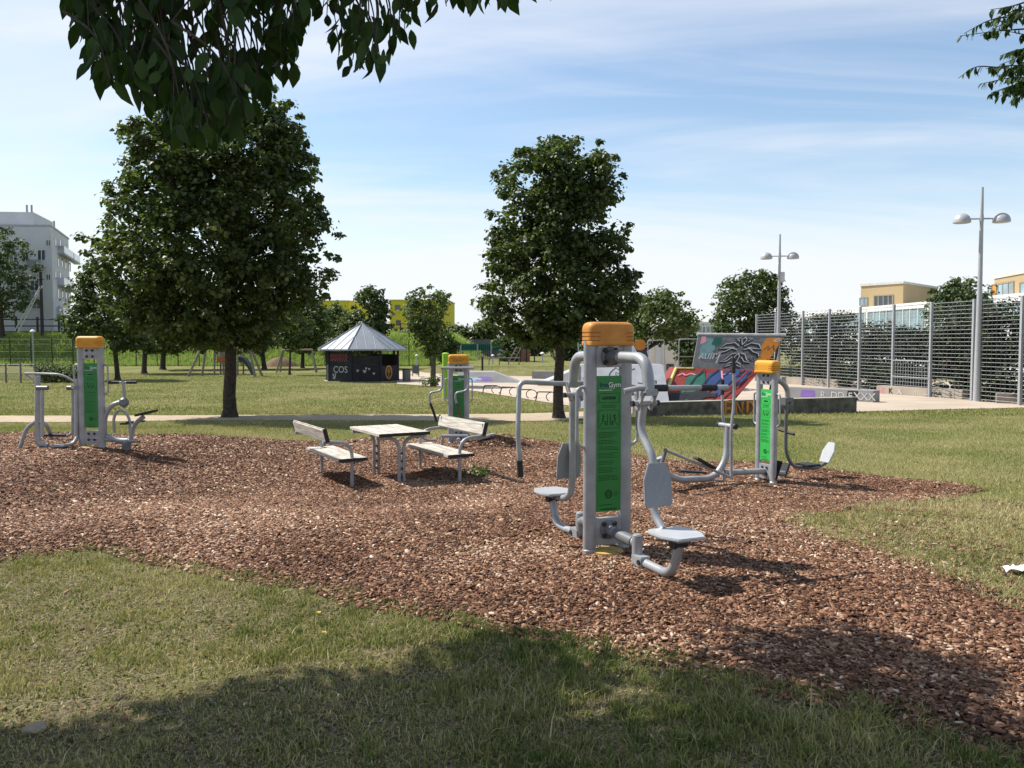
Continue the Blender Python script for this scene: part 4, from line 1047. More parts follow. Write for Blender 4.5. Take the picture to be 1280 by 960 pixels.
def station_rear():
    g0 = GX(573, 16.9); rz = R(3)
    root = thing('exercise_station', 'far outdoor gym station whose T bar handles rise behind the right bench', 'gym station', g0, rz, 'outdoor gym stations on the bark bed')
    pylon(root, M_ORANGE_Y, M_GREEN, '', 1.83, arms=False, base_plate=False)
    b = MB(); o, ex, ez = (0, -.0895, 1.73), (1, 0, 0), (0, 0, 1)
    b.stroke(o, ex, ez, [(-.12, .03), (-.08, -.02), (-.06, .04), (-.03, -.03), (0, .03), (.02, -.02), (.05, .04), (.09, .0), (.12, .02)], .012); b.stroke(o, ex, ez, [(-.10, -.035), (.10, -.03)], .008); b.build('graffiti_lettering', M_BOLT, root)
    Q = Plane(g0, (1, 0), rz); w = -.32
    def T(pts, r, f, nm, m=M_STEEL, seg=12, par=root):
        b = MB(); b.tube([Q(*p) for p in pts], r, f, seg); return b.build(nm, m, par)
    T([(551, 460, w), (592, 460, w)], .028, 0, 'top_bar'); b = MB(); b.tube([Q(573, 460, w), Q(573, 461, 0)], .035, 0, 12); b.build('upper_arm', M_STEEL_D, root)
    for dx in (0, 32.5):
        lv = T([(553 + dx, 461, w), (553 + dx, 488, w), (537 + dx, 491, w), (536.5 + dx, 499, w), (546 + dx, 526, w)], .021, .11, 'swing_lever')
        b = MB(); b.tube([Q(538 + dx, 504, w), Q(546 + dx, 527, w)], .026, 0, 12); b.build('grip', M_BLACK if dx == 0 else mat('worn_brown_grip', (.10, .06, .05), .7), lv)
    T([(573, 549, 0), (573, 551, -.7)], .04, 0, 'base_beam')
    for px_ in (552, 578): T([(px_, 557, -.6), (px_ + 1, 548, -.6), (px_ + 4, 545, -.6)], .03, .05, 'foot_support')
    T([(552, 545, -.6), (585, 545, -.6)], .03, 0, 'foot_support')
    T([(546, 550, -.45), (533, 550, -.5), (528, 546, -.5)], .024, .05, 'pedal_arm')
    for (px_, py_, w_) in ((610, 546, -.1), (604, 548, -.4)):
        b = MB(); b.box(Q(px_, py_, w_) + Vector((0, 0, .02)), (.30, .14, .05), Matrix.Rotation(R(-14), 3, 'Y')); b.build('foot_plate', M_STEEL, root, bevel=.01)
station_rear()

# ------------------------------------------------------------------ benches and table
DV = Vector((-.50, .866, 0)); WV = Vector((.866, .50, 0))   # along the bench, across (towards the right)
RZ = math.atan2(DV.y, DV.x) - math.pi / 2
def bench(base, facing, label):
    """facing +1: sitter looks towards WV. local y = along, x = across"""
    base = Vector(base); root = thing('park_bench', label, 'bench', base, RZ, 'benches at the table'); L = 1.62; s = facing
    zg = lambda y: g1(*(base + DV * y)[:2]) - base.z
    for y in (.06, L - .1):
        b = MB(); z0 = zg(y) - .08
        b.tube([(0, y, z0), (0, y, .655), (-s * .43, y, .685)], .026, .22, 14); b.build('leg', M_STEEL, root)
    b = MB(); b.box((0, L / 2, .375), (.30, L - .1, .03)); b.build('under_frame', M_STEEL_D, root)
    b = MB()
    for k in range(3): b.box((-.15 + k * .15, L / 2, .412), (.143, L, .042))
    b.build('seat', M_WOODG, root, bevel=.007)
    b = MB()
    for y in (-.004, L + .004):
        b = MB(); b.box((0, y, .412), (.435, .008, .046)); b.build('end_cap', M_BLACK, root)
    tilt = R(14) * s
    b = MB(); rot = Matrix.Rotation(-tilt, 3, 'Y'); c = Vector((-s * .40, L / 2, .785))
    b.box(c, (.05, L, .20), rot); bk = b.build('backrest', M_WOODG, root, bevel=.018)
    b = MB()
    for y in (-.004, L + .004):
        b = MB(); b.box(c + Vector((0, y - L / 2, 0)), (.06, .008, .20), rot); b.build('end_cap', M_BLACK, bk)
    for y in (.06, L - .1):
        b = MB(); b.tube([(-s * .385, y, .66), (-s * .40, y, .86)], .018, 0, 10); b.build('back_support', M_STEEL_D, root)
    return root
bench(G(442, 610), 1, 'left bench of grey timber slats with its back to the lawn, facing the table')
bench(G(577, 604), -1, 'right bench of grey timber slats in front of the far gym station, facing the table')

def table():
    base = G(502, 603); root = thing('picnic_table', 'narrow grey timber table on bent steel legs between the two benches', 'table', base, RZ); L = 1.30
    for y in (0, 1.05):
        for s in (-1, 1):
            b = MB(); z0 = g1(*(base + DV * y)[:2]) - base.z - .08
            b.tube([(s * .037, y, z0), (s * .037, y, .665), (s * .40, y, .690)], .026, .20, 14); b.build('leg', M_STEEL, root)
        b = MB()
        for z in (.08, .2, .32, .44): b.box((0, y, z), (.03, .035, .03))
        b.build('leg_spacer', M_BOLT, root)
    b = MB()
    for k in range(3): b.box((-.27 + k * .27, L / 2 - .14, .737), (.262, L, .045))
    b.build('tabletop', M_WOODG, root, bevel=.006)
    b = MB()
    for y in (-.144, L - .136):
        b = MB(); b.box((0, y, .737), (.81, .008, .047)); b.build('end_cap', M_BLACK, root)
table()

# ------------------------------------------------------------------ pavilion
def pavilion():
    y = 54.0; o = GX(453, y + 2.4); o.z = g1(o.x, o.y - 2)
    root = thing('pavilion', 'small octagonal pavilion with grey metal hip roof and black graffitied walls', 'pavilion', o)
    s = 56.4 / F * 1.0
    M_ROOF = mat('zinc_roof', (.23, .25, .275), .45, .3, .08, 2, 0, 50, .5); M_BLK = mat('black_boards', (.012, .014, .02), .7, 0, .3, 5, .2, 40)
    ez, ap = 2.16, 3.92; Rr, Rw = 3.12, 2.48; rot = R(16)
    c8 = lambda r, z, k: Vector((r * math.cos(rot + k * math.pi / 4 + math.pi / 8), r * math.sin(rot + k * math.pi / 4 + math.pi / 8), z))
    b = MB()
    b.add([c8(Rr, ez, k) for k in range(8)] + [Vector((0, 0, ap))], [(k, (k + 1) % 8, 8) for k in range(8)])
    b.add([c8(Rr, ez - .10, k) for k in range(8)] + [c8(Rr, ez, k) for k in range(8)], [(k, (k + 1) % 8, 8 + (k + 1) % 8, 8 + k) for k in range(8)] + [tuple(range(7, -1, -1))])
    rf = b.build('roof', M_ROOF, root, smooth=False)
    b = MB()
    for k in range(8):
        A, B = c8(Rr, ez, k), c8(Rr, ez, (k + 1) % 8); T_ = Vector((0, 0, ap))
        b.tube([A + Vector((0, 0, .02)), T_ + Vector((0, 0, .02))], .035, 0, 6)
        for t in (.25, .5, .75):
            p = A.lerp(B, t); q_ = T_.lerp((A.lerp(B, .5)), 1 - 0) if t == .5 else None
            e = T_.lerp(p, .0) if t == .5 else (A if t < .5 else B).lerp(T_, 1 - abs(0 - (t if t < .5 else 1 - t)) * 2)
            b.tube([p + Vector((0, 0, .01)), (T_ if t == .5 else e) + Vector((0, 0, .01))], .018, 0, 5)
    b.lathe([(.10, 0), (.06, .08), (.02, .14)], (0, 0, ap - .02), 8); b.build('seam', mat('zinc_seam', (.18, .195, .215), .4, .4), rf)
    for k in range(8):
        b = MB(); p = c8(Rw, 0, k); b.box(p + Vector((0, 0, (ez - .1) / 2 - .15)), (.12, .12, ez - .1 + .3), Matrix.Rotation(rot + k * math.pi / 4 + math.pi / 8, 3, 'Z')); b.build('post', M_BLK, root)
    M_INS = mat('dark_boards', (.02, .02, .024), .8, 0, .4, 3)
    for k in range(8):
        A, B = c8(Rw, 0, k), c8(Rw, 0, (k + 1) % 8); d = (B - A).normalized(); nn = d.cross(Vector((0, 0, 1)))
        facing = (A + B).y < 0 and abs((A + B).x) < 4.2
        h = 1.02 if (A + B).y < 0 else 1.75
        if k == 1: continue
        b = MB(); b.prism([A + d * .06 + Vector((0, 0, -.2)), B - d * .06 + Vector((0, 0, -.2)), B - d * .06 + Vector((0, 0, h)), A + d * .06 + Vector((0, 0, h))], nn * .05)
        b.tube([A + Vector((0, 0, h)), B + Vector((0, 0, h))], .04, 0, 6); b.build('wall_panel', M_BLK, root, smooth=False)
    # solid board of the left front side, the full height
    g = MB()
    M_G = [mat('graffiti_white', (.42, .42, .42), .6), mat('graffiti_red', (.45, .10, .10), .6), mat('graffiti_orange', (.55, .26, .04), .6), mat('graffiti_blue', (.12, .16, .35), .6)]
    ks = sorted(range(8), key=lambda k: (c8(1, 0, k) + c8(1, 0, (k + 1) % 8)).y)[:3]
    ks = sorted(ks, key=lambda k: (c8(1, 0, k) + c8(1, 0, (k + 1) % 8)).x)
    for n, k in enumerate(ks):
        A, B = c8(Rw, 0, k), c8(Rw, 0, (k + 1) % 8)
        if A.x > B.x: A, B = B, A
        d = (B - A).normalized(); out = Vector((d.y, -d.x, 0)); oo = A + out * .06; W = (B - A).length; U = Vector((0, 0, 1))
        if n < 2:
            b = MB(); b.prism([A + d * .07 + U * 1.05, B - d * .07 + U * 1.05, B - d * .07 + U * (1.95 if n == 0 else 1.72), A + d * .07 + U * (1.95 if n == 0 else 1.72)], -out * .04); b.build('wall_panel', M_INS, root, smooth=False)
        if n == 0:
            for zz in (1.72, 1.45):
                pts = [(.2 + .1 * i, zz + .12 * (1 if i % 2 else -.6) + .03 * math.sin(i * 3)) for i in range(int(W * 8))]; g.stroke(oo, d, U, pts, .05, 1, .004)
            g.text('COS', (oo + d * (W * .22) + U * .62)[:], d, U, .62, 0, .006)
            g.stroke(oo, d, U, [(W * .3, .3), (W * .2, .5), (W * .34, .55), (W * .28, .2), (W * .2, .3)], .06, 0)
        if n == 1:
            for hx, hz_, hs in ((.4, .75, .09), (.85, .7, .12), (1.15, .85, .08), (1.45, .55, .09), (.95, .9, .08)):
                g.fill(oo, d, U, [(hx, hz_ - hs), (hx + hs, hz_ + hs * .3), (hx + hs * .6, hz_ + hs), (hx, hz_ + hs * .5), (hx - hs * .6, hz_ + hs), (hx - hs, hz_ + hs * .3)], 0, .004)
        if n == 2:
            e = [(W * .42 + .32 * math.cos(R(t)), .62 + .42 * math.sin(R(t))) for t in range(0, 361, 24)]; g.stroke(oo, d, U, e, .10, 2, .004)
            g.stroke(oo, d, U, [(W * .42, .95), (W * .42, .3)], .07, 2, .005)
            for sx in (-1, 1): g.stroke(oo, d, U, [(W * .42 + sx * .15, .85), (W * .42 + sx * .08, .66), (W * .42 + sx * .16, .6)], .06, 2, .005)
    g.build('graffiti_lettering', M_G, root, smooth=False)
    b = MB(); b.add([c8(2.75, .03, k) for k in range(8)] + [c8(2.75, -.35, k) for k in range(8)], [tuple(range(8))] + [(k, 8 + k, 8 + (k + 1) % 8, (k + 1) % 8) for k in range(8)]); b.build('floor_slab', M_CONC, root, smooth=False)
pavilion()

# ------------------------------------------------------------------ skate plaza furniture
def frame_of(A, B):
    d = (B - A); d.z = 0; W = d.length; d.normalize(); out = Vector((d.y, -d.x, 0)); return d, out, W
U = Vector((0, 0, 1))
GR = {n: mat('paint_' + n, c, .6, 0, .15, 4) for n, c in dict(red=(.20, .024, .018), blue=(.02, .05, .15), green=(.012, .10, .07), orange=(.52, .19, .02), black=(.015, .015, .018), white=(.46, .46, .45), grey=(.15, .155, .155), violet=(.22, .13, .42), yellow=(.60, .50, .14), pink=(.55, .25, .28), teal=(.14, .26, .26), ltblue=(.2, .4, .62)).items()}

def local_prism_thing(name, label, cat, base): return thing(name, label, cat, base)

def end_wall():
    A = G(797, 520.5); B = G(1071, 516); A = Vector((A.x, A.y, 0)); B = Vector((B.x, B.y, 0)); d, out, W = frame_of(A, B)
    zb = min(g1(A.x, A.y), g1(B.x, B.y)) - .2; top = g1(*(A + B)[:2] / 2) + .50 if False else g1((A.x + B.x) / 2, (A.y + B.y) / 2) + .47
    base = Vector((A.x, A.y, 0)); root = thing('concrete_wall', 'low dark concrete wall with orange painted letters along the plaza edge', 'wall', base)
    b = MB(); L = lambda u, z, w=0: d * u + out * w + U * z
    b.prism([L(0, zb), L(W, zb), L(W, top), L(0, top)], -out * .38); b.build('wall_body', M_CONC_D, root, smooth=False, bevel=.012)
    b = MB(); b.prism([L(0, top + .003, -.01), L(W, top + .003, -.01), L(W, top + .02, -.01), L(0, top + .02, -.01)], -out * .36); b.build('coping', M_CONC, root, smooth=False)
    g = MB(); u0 = (Plane(A, d[:2])(906, 505) ).dot(d); k = .41
    oo = out * .0
    def ltr(pts_list, x):
        for pts in pts_list:
            for wdt, mi, lf in ((.15, 1, .003), (.105, 0, .006)): g.stroke(oo, d, U, [(u0 + x + p[0] * .32, top - .44 + p[1] * k) for p in pts], wdt, mi, lf)
    ltr([[(.85, 1), (.1, 1), (.1, 0), (.85, 0)], [(.1, .5), (.7, .5)]], 0); ltr([[(.05, 0), (.05, 1), (.8, 0), (.8, 1)]], .42); ltr([[(.1, 0), (.1, 1), (.6, .95), (.9, .6), (.85, .3), (.55, .03), (.1, 0)]], .84)
    g.build('lettering', [GR['orange'], GR['black']], root, smooth=False)
end_wall()

def painted_ramp():
    yb = 33.0; o = GX(880, yb); root = thing('skate_ramp', 'tall quarter pipe skate ramp covered with red, blue and grey graffiti behind the low wall', 'skate ramp', o)
    zg = o.z; rel = lambda p: Vector(p) - o
    # riding surface: foot at y 33, curving up to a steep board at y 36
    prof = [(0, 0), (.18, .04), (.36, .16), (.52, .36), (.66, .62), (.78, .94), (.86, 1.22)]     # (depth fraction*2.6, height)
    def edge(px0, py0, px1, py1, t): return px0 + (px1 - px0) * t, py0 + (py1 - py0) * t
    left = [(828, 502), (832, 493), (836, 484), (840, 474), (843, 467), (846, 460)]; right = [(908, 502), (921, 494), (932, 484), (941, 474), (947, 467), (950, 462)]
    ys = [33.0, 33.6, 34.1, 34.5, 34.8, 35.0]
    Lp = [rel(P(*p, y)) for p, y in zip(left, ys)]; Rp = [rel(P(*p, y)) for p, y in zip(right, ys)]
    for q_ in (Lp, Rp): q_[0].z = min(q_[0].z, .02)
    b = MB(); n = len(ys); m = 8
    front = [[Lp[i].lerp(Rp[i], k / m) for k in range(m + 1)] for i in range(n)]
    vs = [v for r_ in front for v in r_]; fs = [(i * (m + 1) + k, i * (m + 1) + k + 1, (i + 1) * (m + 1) + k + 1, (i + 1) * (m + 1) + k) for i in range(n - 1) for k in range(m)]
    b.add(vs, fs)
    yB = rel((0, 36.6, 0)).y
    for side in (Lp, Rp):
        b.add(side + [Vector((side[-1].x, yB, side[-1].z)), Vector((side[0].x, yB, -.1)), Vector((side[0].x, side[0].y, -.1))], [list(range(len(side) + 3))])
    b.add([Lp[-1], Rp[-1], Vector((Rp[-1].x, yB, Rp[-1].z)), Vector((Lp[-1].x, yB, Lp[-1].z))], [(0, 1, 2, 3)])
    b.add([Vector((Lp[-1].x, yB, Lp[-1].z)), Vector((Rp[-1].x, yB, Rp[-1].z)), Vector((Rp[0].x, yB, -.1)), Vector((Lp[0].x, yB, -.1))], [(0, 1, 2, 3)])
    b.build('riding_surface', GR['red'], root, sharp=60)
    # painted blotches follow the curved surface
    def onsurf(u, v):
        t = v * (n - 1); i = min(n - 2, int(t)); f = t - i
        a = Lp[i].lerp(Lp[i + 1], f); c = Rp[i].lerp(Rp[i + 1], f); return a.lerp(c, u) + Vector((0, -.02, .012))
    g = MB()
    def blob(cu, cv, ru, rv, mi, n_=18, jag=.25, lift=0):
        rg = random.Random(int(cu * 1000 + mi)); ring = [(cu + ru * math.cos(2 * math.pi * k / n_) * (1 + jag * rg.uniform(-1, 1)), cv + rv * math.sin(2 * math.pi * k / n_) * (1 + jag * rg.uniform(-1, 1))) for k in range(n_)]
        ring = [(min(.99, max(.01, a)), min(.99, max(.01, c))) for a, c in ring]; ofs = Vector((0, -.003 * lift, .002 * lift))
        vs = [onsurf(cu, cv) + ofs]; rings = 4
        for j in range(1, rings + 1): vs += [onsurf(cu + (a - cu) * j / rings, cv + (c - cv) * j / rings) + ofs for a, c in ring]
        fs = [(0, 1 + k, 1 + (k + 1) % n_) for k in range(n_)] + [(1 + j * n_ + k, 1 + (j + 1) * n_ + k, 1 + (j + 1) * n_ + (k + 1) % n_, 1 + j * n_ + (k + 1) % n_) for j in range(rings - 1) for k in range(n_)]
        g.add(vs, fs, mi)
    blob(.30, .45, .13, .36, 1, lift=1); blob(.18, .12, .16, .10, 3, jag=.4, lift=2); blob(.50, .55, .09, .40, 0, lift=2); blob(.68, .60, .13, .40, 0, lift=3); blob(.86, .70, .05, .30, 0, jag=.5, lift=2); blob(.44, .2, .22, .10, 3, jag=.5, lift=3)
    def line(pts, w, mi, lift=5):
        for (a, c), (a2, c2) in zip(pts, pts[1:]):
            du, dv = c2 - c, -(a2 - a); l = math.hypot(du, dv) + 1e-9; du, dv = du / l * w, dv / l * w; ofs = Vector((0, -.003 * lift, .002 * lift))
            g.add([onsurf(a + du, c + dv) + ofs, onsurf(a2 + du, c2 + dv) + ofs, onsurf(a2 - du, c2 - dv) + ofs, onsurf(a - du, c - dv) + ofs], [(0, 1, 2, 3)], mi)
    for sx in (.25, .42, .58, .74, .88): line([(sx - .05, .05), (sx, .35), (sx + .03, .65), (sx + .09, .95)], .012, 3)
    line([(.05, .72), (.1, .8), (.14, .72), (.2, .8), (.26, .74)], .010, 2); line([(.55, .9), (.62, .6), (.58, .75), (.68, .8)], .010, 2); line([(.78, .3), (.84, .6), (.86, .9)], .012, 4)
    g.build('graffiti_lettering', [GR['blue'], GR['green'], GR['pink'], GR['black'], GR['red']], root, smooth=False)
    b = MB(); b.tube([p + Vector((-.03, 0, 0)) for p in Lp], .07, 0, 6); b.tube([Lp[-1], Lp[-1].lerp(Rp[-1], .2)], .05, 0, 6); b.build('edge_strip', GR['yellow'], root)
    # upper board, leaning slightly
    y0, y1 = 35.05, 35.7
    quad = [rel(P(865, 461, y0)), rel(P(953, 464, y0)), rel(P(981, 420, y1)), rel(P(873, 419, y1))]
    bil = lambda u, v, l=0.0: quad[0].lerp(quad[1], u).lerp(quad[3].lerp(quad[2], u), v) + Vector((0, -l, l * .3))
    b = MB(); n_ = 8
    b.add([bil(i / n_, j / n_) for j in range(n_ + 1) for i in range(n_ + 1)] + [bil(i / n_, j / n_, -.12) for j in range(n_ + 1) for i in range(n_ + 1)],
          [(j * 9 + i, j * 9 + i + 1, j * 9 + i + 10, j * 9 + i + 9) for j in range(8) for i in range(8)] + [(81 + j * 9 + i + 9, 81 + j * 9 + i + 10, 81 + j * 9 + i + 1, 81 + j * 9 + i) for j in range(8) for i in range(8)]
          + [(i, 81 + i, 82 + i, i + 1) for i in range(8)] + [(72 + i, 73 + i, 154 + i, 153 + i) for i in range(8)] + [(j * 9, j * 9 + 9, 90 + j * 9, 81 + j * 9) for j in range(8)] + [(j * 9 + 8, 89 + j * 9, 98 + j * 9, j * 9 + 17) for j in range(8)])
    b.build('upper_board', GR['grey'], root, smooth=False)
    g = MB(); asp = 88.0 / 43
    def f(pts, mi, lift=.012):
        cu = sum(p[0] for p in pts) / len(pts); cv = sum(p[1] for p in pts) / len(pts); n_ = len(pts)
        vs = [bil(cu, cv, lift)] + [bil(cu + (p[0] - cu) * k, cv + (p[1] - cv) * k, lift) for k in (.5, 1) for p in pts]
        g.add(vs, [(0, 1 + k, 1 + (k + 1) % n_) for k in range(n_)] + [(1 + k, 1 + n_ + k, 1 + n_ + (k + 1) % n_, 1 + (k + 1) % n_) for k in range(n_)], mi)
    def st(pts, w, mi, lift=.018):
        L_ = [Vector((p[0] * asp, p[1])) for p in pts]; vs = []
        for i, p in enumerate(L_):
            t = (L_[min(i + 1, len(L_) - 1)] - L_[max(i - 1, 0)]).normalized(); nr = Vector((-t.y, t.x)) * w / 2
            for q_ in (p + nr, p - nr): vs.append(bil(q_.x / asp, q_.y, lift))
        g.add(vs, [(2 * i, 2 * i + 1, 2 * i + 3, 2 * i + 2) for i in range(len(L_) - 1)], mi)
    f([(.83, .30), (.87, .10), (.93, .04), (.99, .10), (.995, .45), (.99, .93), (.90, .95), (.80, .93), (.79, .65), (.84, .50)], 0)
    f([(.06, .3), (.2, .42), (.24, .6), (.19, .88), (.08, .92), (.05, .7)], 1); f([(.04, .72), (.11, .8), (.09, .96), (.04, .96)], 2, .016); f([(.18, .72), (.29, .70), (.29, .93), (.19, .94)], 4, .015)
    # symmetrical black line emblem
    for s in (-1, 1):
        cx_ = .55
        for pts in ([(.0, .12), (.02, .2), (.03, .36), (.0, .46)], [(.03, .2), (.08, .16), (.11, .06), (.04, .12)], [(.03, .46), (.09, .42), (.14, .28), (.2, .2), (.12, .22), (.06, .34)], [(.04, .56), (.11, .6), (.18, .5), (.25, .46), (.28, .38)], [(.03, .66), (.1, .76), (.2, .72), (.26, .58), (.17, .6), (.08, .62)], [(.0, .7), (.03, .84), (.0, .93)], [(.05, .80), (.09, .88), (.04, .9)]):
            st([(cx_ + s * p[0], p[1]) for p in pts], .085, 3); st([(cx_ + s * p[0] + .004, p[1] + .03) for p in pts], .022, 5, .024)
    st([(.06, .3), (.10, .46), (.12, .3), (.09, .36)], .035, 5); st([(.14, .46), (.145, .3), (.18, .32), (.19, .46)], .035, 5); st([(.21, .3), (.22, .48), (.25, .46), (.24, .3)], .035, 5); st([(.27, .48), (.29, .32), (.32, .48), (.31, .18)], .035, 5)
    for a in (.0, .05): st([(.70 + a, .26), (.73 + a, .36), (.75 + a, .26), (.71 + a, .26)], .03, 3)
    st([(.85, .6), (.88, .7), (.90, .58), (.94, .72), (.97, .6)], .03, 3); st([(.86, .25), (.90, .12), (.95, .2), (.98, .32)], .04, 3); st([(.33, .85), (.42, .78), (.5, .9), (.6, .95), (.72, .9)], .035, 6)
    st([(.90, .86), (.94, .93), (.98, .88), (.94, .84), (.90, .86)], .03, 5)
    g.build('graffiti_lettering', [GR['orange'], GR['teal'], GR['pink'], GR['black'], GR['green'], GR['white'], mat('paint_dark_grey', (.1, .1, .1), .6)], root, smooth=False)
    b = MB(); b.tube([quad[3] + Vector((-.05, .06, .04)), quad[2] + Vector((.05, .06, .04))], .06, 0, 8); b.build('coping', GR['white'], root)
    b = MB()
    for t in (.05, .5, .95):
        q_ = quad[3].lerp(quad[2], t); b = MB(); b.tube([q_ + Vector((0, .16, -.1)), Vector((q_.x, q_.y + 1.6, -.1))], .05, 0, 6); b.build('brace', M_DKMETAL, root)
    # guard rail of the platform, left
    b = MB()
    pr = lambda px, py: rel(P(px, py, 36.2))
    b.tube([pr(848, 470), pr(849, 424), pr(874, 424)], .025, .1, 8); b.tube([pr(848, 446), pr(868, 446)], .02, 0, 6); b.build('guard_rail', M_GALV, root)
painted_ramp()

def white_ramp():
    y = 33.5; o = GX(790, y); root = thing('skate_ramp', 'white scribbled bank ramp with a steel rail behind the nearest gym station', 'skate ramp', o); rel = lambda p: Vector(p) - o
    q1 = [rel(P(722, 499, 32.5)), rel(P(838, 499, 32.5)), rel(P(829, 456, 34.2)), rel(P(722, 456, 34.2))]
    for v in q1[:2]: v.z = -.03
    b = MB(); b.add(q1 + [v + Vector((0, 1.6, 0)) for v in q1[2:]] + [Vector((q1[1].x, q1[2].y + 1.6, -.05)), Vector((q1[0].x, q1[2].y + 1.6, -.05))],
                    [(0, 1, 2, 3), (3, 2, 4, 5), (4, 6, 7, 5), (1, 6, 4, 2), (0, 3, 5, 7)]); b.build('riding_surface', mat('white_ramp_board', (.33, .34, .36), .6, 0, .12, 2), root, smooth=False)
    ex = (q1[1] - q1[0]).normalized(); nn = ex.cross(q1[3] - q1[0]).normalized(); ey = nn.cross(ex); Wd = (q1[1] - q1[0]).length; Hd = (q1[3] - q1[0]).dot(ey)
    g = MB(); rg = random.Random(3)
    for k in range(26):
        u, v = rg.uniform(.05, .86), rg.uniform(.2, .85); pts = [(u * Wd, v * Hd)]
        for _ in range(rg.randint(3, 7)): pts.append((min(Wd * .9, max(.1, pts[-1][0] + rg.uniform(-.18, .22))), min(Hd * .93, max(.08, pts[-1][1] + rg.uniform(-.16, .16)))))
        g.stroke(q1[0], ex, ey, pts, rg.uniform(.018, .05), rg.choice((0, 0, 0, 1, 2)), .006 + k * .0004)
    g.build('graffiti_lettering', [GR['black'], GR['violet'], GR['blue']], root, smooth=False)
    b = MB(); b.tube([q1[0] + Vector((-.02, -.02, .03)), q1[3] + Vector((0, -.02, .03))], .05, 0, 6); b.build('edge_strip', GR['yellow'], root)
    # painted board standing on the deck
    pb = lambda px, py: rel(P(px, py, 34.9))
    b = MB(); b.prism([pb(786, 455), pb(812, 455), pb(808, 436), pb(802, 426), pb(789, 428), pb(786, 436)], Vector((0, .06, 0))); bd = b.build('deck_board', mat('navy_board', (.03, .035, .06), .6), root, smooth=False)
    g = MB(); c = pb(800, 431); g.fill(c, (1, 0, 0), (0, 0, 1), [(.24 * math.cos(R(t)), .24 * math.sin(R(t))) for t in range(0, 360, 18)], 0, .012)
    g.fill(pb(787, 453), (1, 0, 0), (0, 0, 1), [(.0, 0), (.12, -.04), (.28, .12), (.30, .45), (.16, .72), (.0, .66)], 1, .008)
    g.build('graffiti_lettering', [GR['orange'], mat('paint_pale_blue', (.55, .60, .70), .6)], bd, smooth=False)
    b = MB(); R_ = lambda px, py: rel(P(px, py, 35.6))
    b.tube([R_(810, 456), R_(810, 426), R_(830, 425), R_(831, 456)], .02, .05, 8); b.build('guard_rail', M_GALV, root)
    b = MB(); b.tube([R_(725, 458), R_(722, 424), R_(740, 423)], .025, .05, 8); b.tube([R_(728, 458), R_(732, 440)], .02, 0, 6); b.build('guard_rail', M_GALV, root)
white_ramp()

def low_ramp(label, foot, y, h_top_px, mcol, graffiti=None):
    """flat topped funbox: px outline of foot (x0,x1,py) and top (x0,x1,py)"""
    (fx0, fx1, fpy), (tx0, tx1, tpy) = foot, h_top_px
    o = GX((fx0 + fx1) / 2, y); root = thing('funbox', label, 'skate ramp', o, 0, 'low ramps on the plaza'); rel = lambda p: Vector(p) - o
    A, B, C, D = rel(P(fx0, fpy, y)), rel(P(fx1, fpy, y)), rel(P(tx1, tpy, y + .6)), rel(P(tx0, tpy, y + .6))
    A.z = B.z = -.02
    dz = Vector((0, 2.4, 0)); b = MB()
    b.add([A, B, C, D, A + dz + Vector((0, .8, 0)), B + dz + Vector((0, .8, 0)), C + dz, D + dz], [(0, 1, 2, 3), (3, 2, 6, 7), (1, 5, 6, 2), (0, 3, 7, 4), (4, 7, 6, 5)]); b.build('ramp_body', mcol, root, smooth=False)
    if graffiti:
        ex = (B - A).normalized(); ey = (D - A).normalized(); nn = ex.cross(ey).normalized(); ey = nn.cross(ex); g = MB(); Wd = (B - A).length
        for (u0, u1, v0, v1, mi) in graffiti: g.fill(A, ex, ey, [(u0 * Wd, v0), (u1 * Wd, v0 + .03), (u1 * Wd - .1, v1), ((u0 + u1) / 2 * Wd, v1 + .04), (u0 * Wd + .1, v1)], mi, .006 + .002 * mi)
        g.build('graffiti_lettering', [GR['ltblue'], GR['violet'], GR['white']], root, smooth=False)
M_RAMP = mat('ramp_concrete', (.26, .255, .25), .8, 0, .12, 1.2, .1, 20)
low_ramp('low grey funbox with blue graffiti beyond the bike racks, right of the far station', (570, 652, 477.5), 53, (573, 618, 465), M_RAMP, [(.1, .38, .12, .5, 0), (.3, .56, .2, .5, 1), (.22, .4, .28, .4, 2)])
low_ramp('pale funbox ramp half hidden behind the centre maple trunk', (668, 800, 480), 49, (720, 780, 461), mat('pale_ramp', (.36, .36, .36), .7, 0, .1, 1))

def block(name, label, cat, A, B, h, depth, m, scrawl=None, cap=None, group=None):
    o = Vector((A.x, A.y, 0)); o.z = min(A.z, B.z); root = thing(name, label, cat, o, 0, group); d, out, W = frame_of(A.copy(), B.copy())
    b = MB(); b.prism([U * -.15, d * W + U * -.15, d * W + U * h, U * h], -out * depth); b.build('block_body', m, root, smooth=False, bevel=.02)
    if scrawl:
        g = MB()
        for item in scrawl:
            if item[0] == 't': _, txt, u, z, size, mi = item; g.text(txt, out * .0 + d * (u * W) + U * z, d, U, size, mi, .012, bold=.006)
            else: _, u0, u1, z0, z1, mi = item; g.fill(Vector((0, 0, 0)), d, U, [(u0 * W, z0), (u1 * W, z0), (u1 * W - .04, z1), (u0 * W + .06, z1)], mi, .006)
        g.build('graffiti_lettering', [GR['black'], GR['white'], GR['violet'], GR['pink'], GR['grey']], root, smooth=False)
    return root
M_LEDGE = mat('ledge_concrete', (.33, .285, .23), .85, 0, .12, 1.2, .15, 30); M_LEDGE_G = mat('grey_ledge', (.24, .24, .245), .85, 0, .12, 1.2, .15, 30)
LG = 'concrete ledges of the plaza'
A, B = GX(985, 38.6), GX(1093, 35.6)
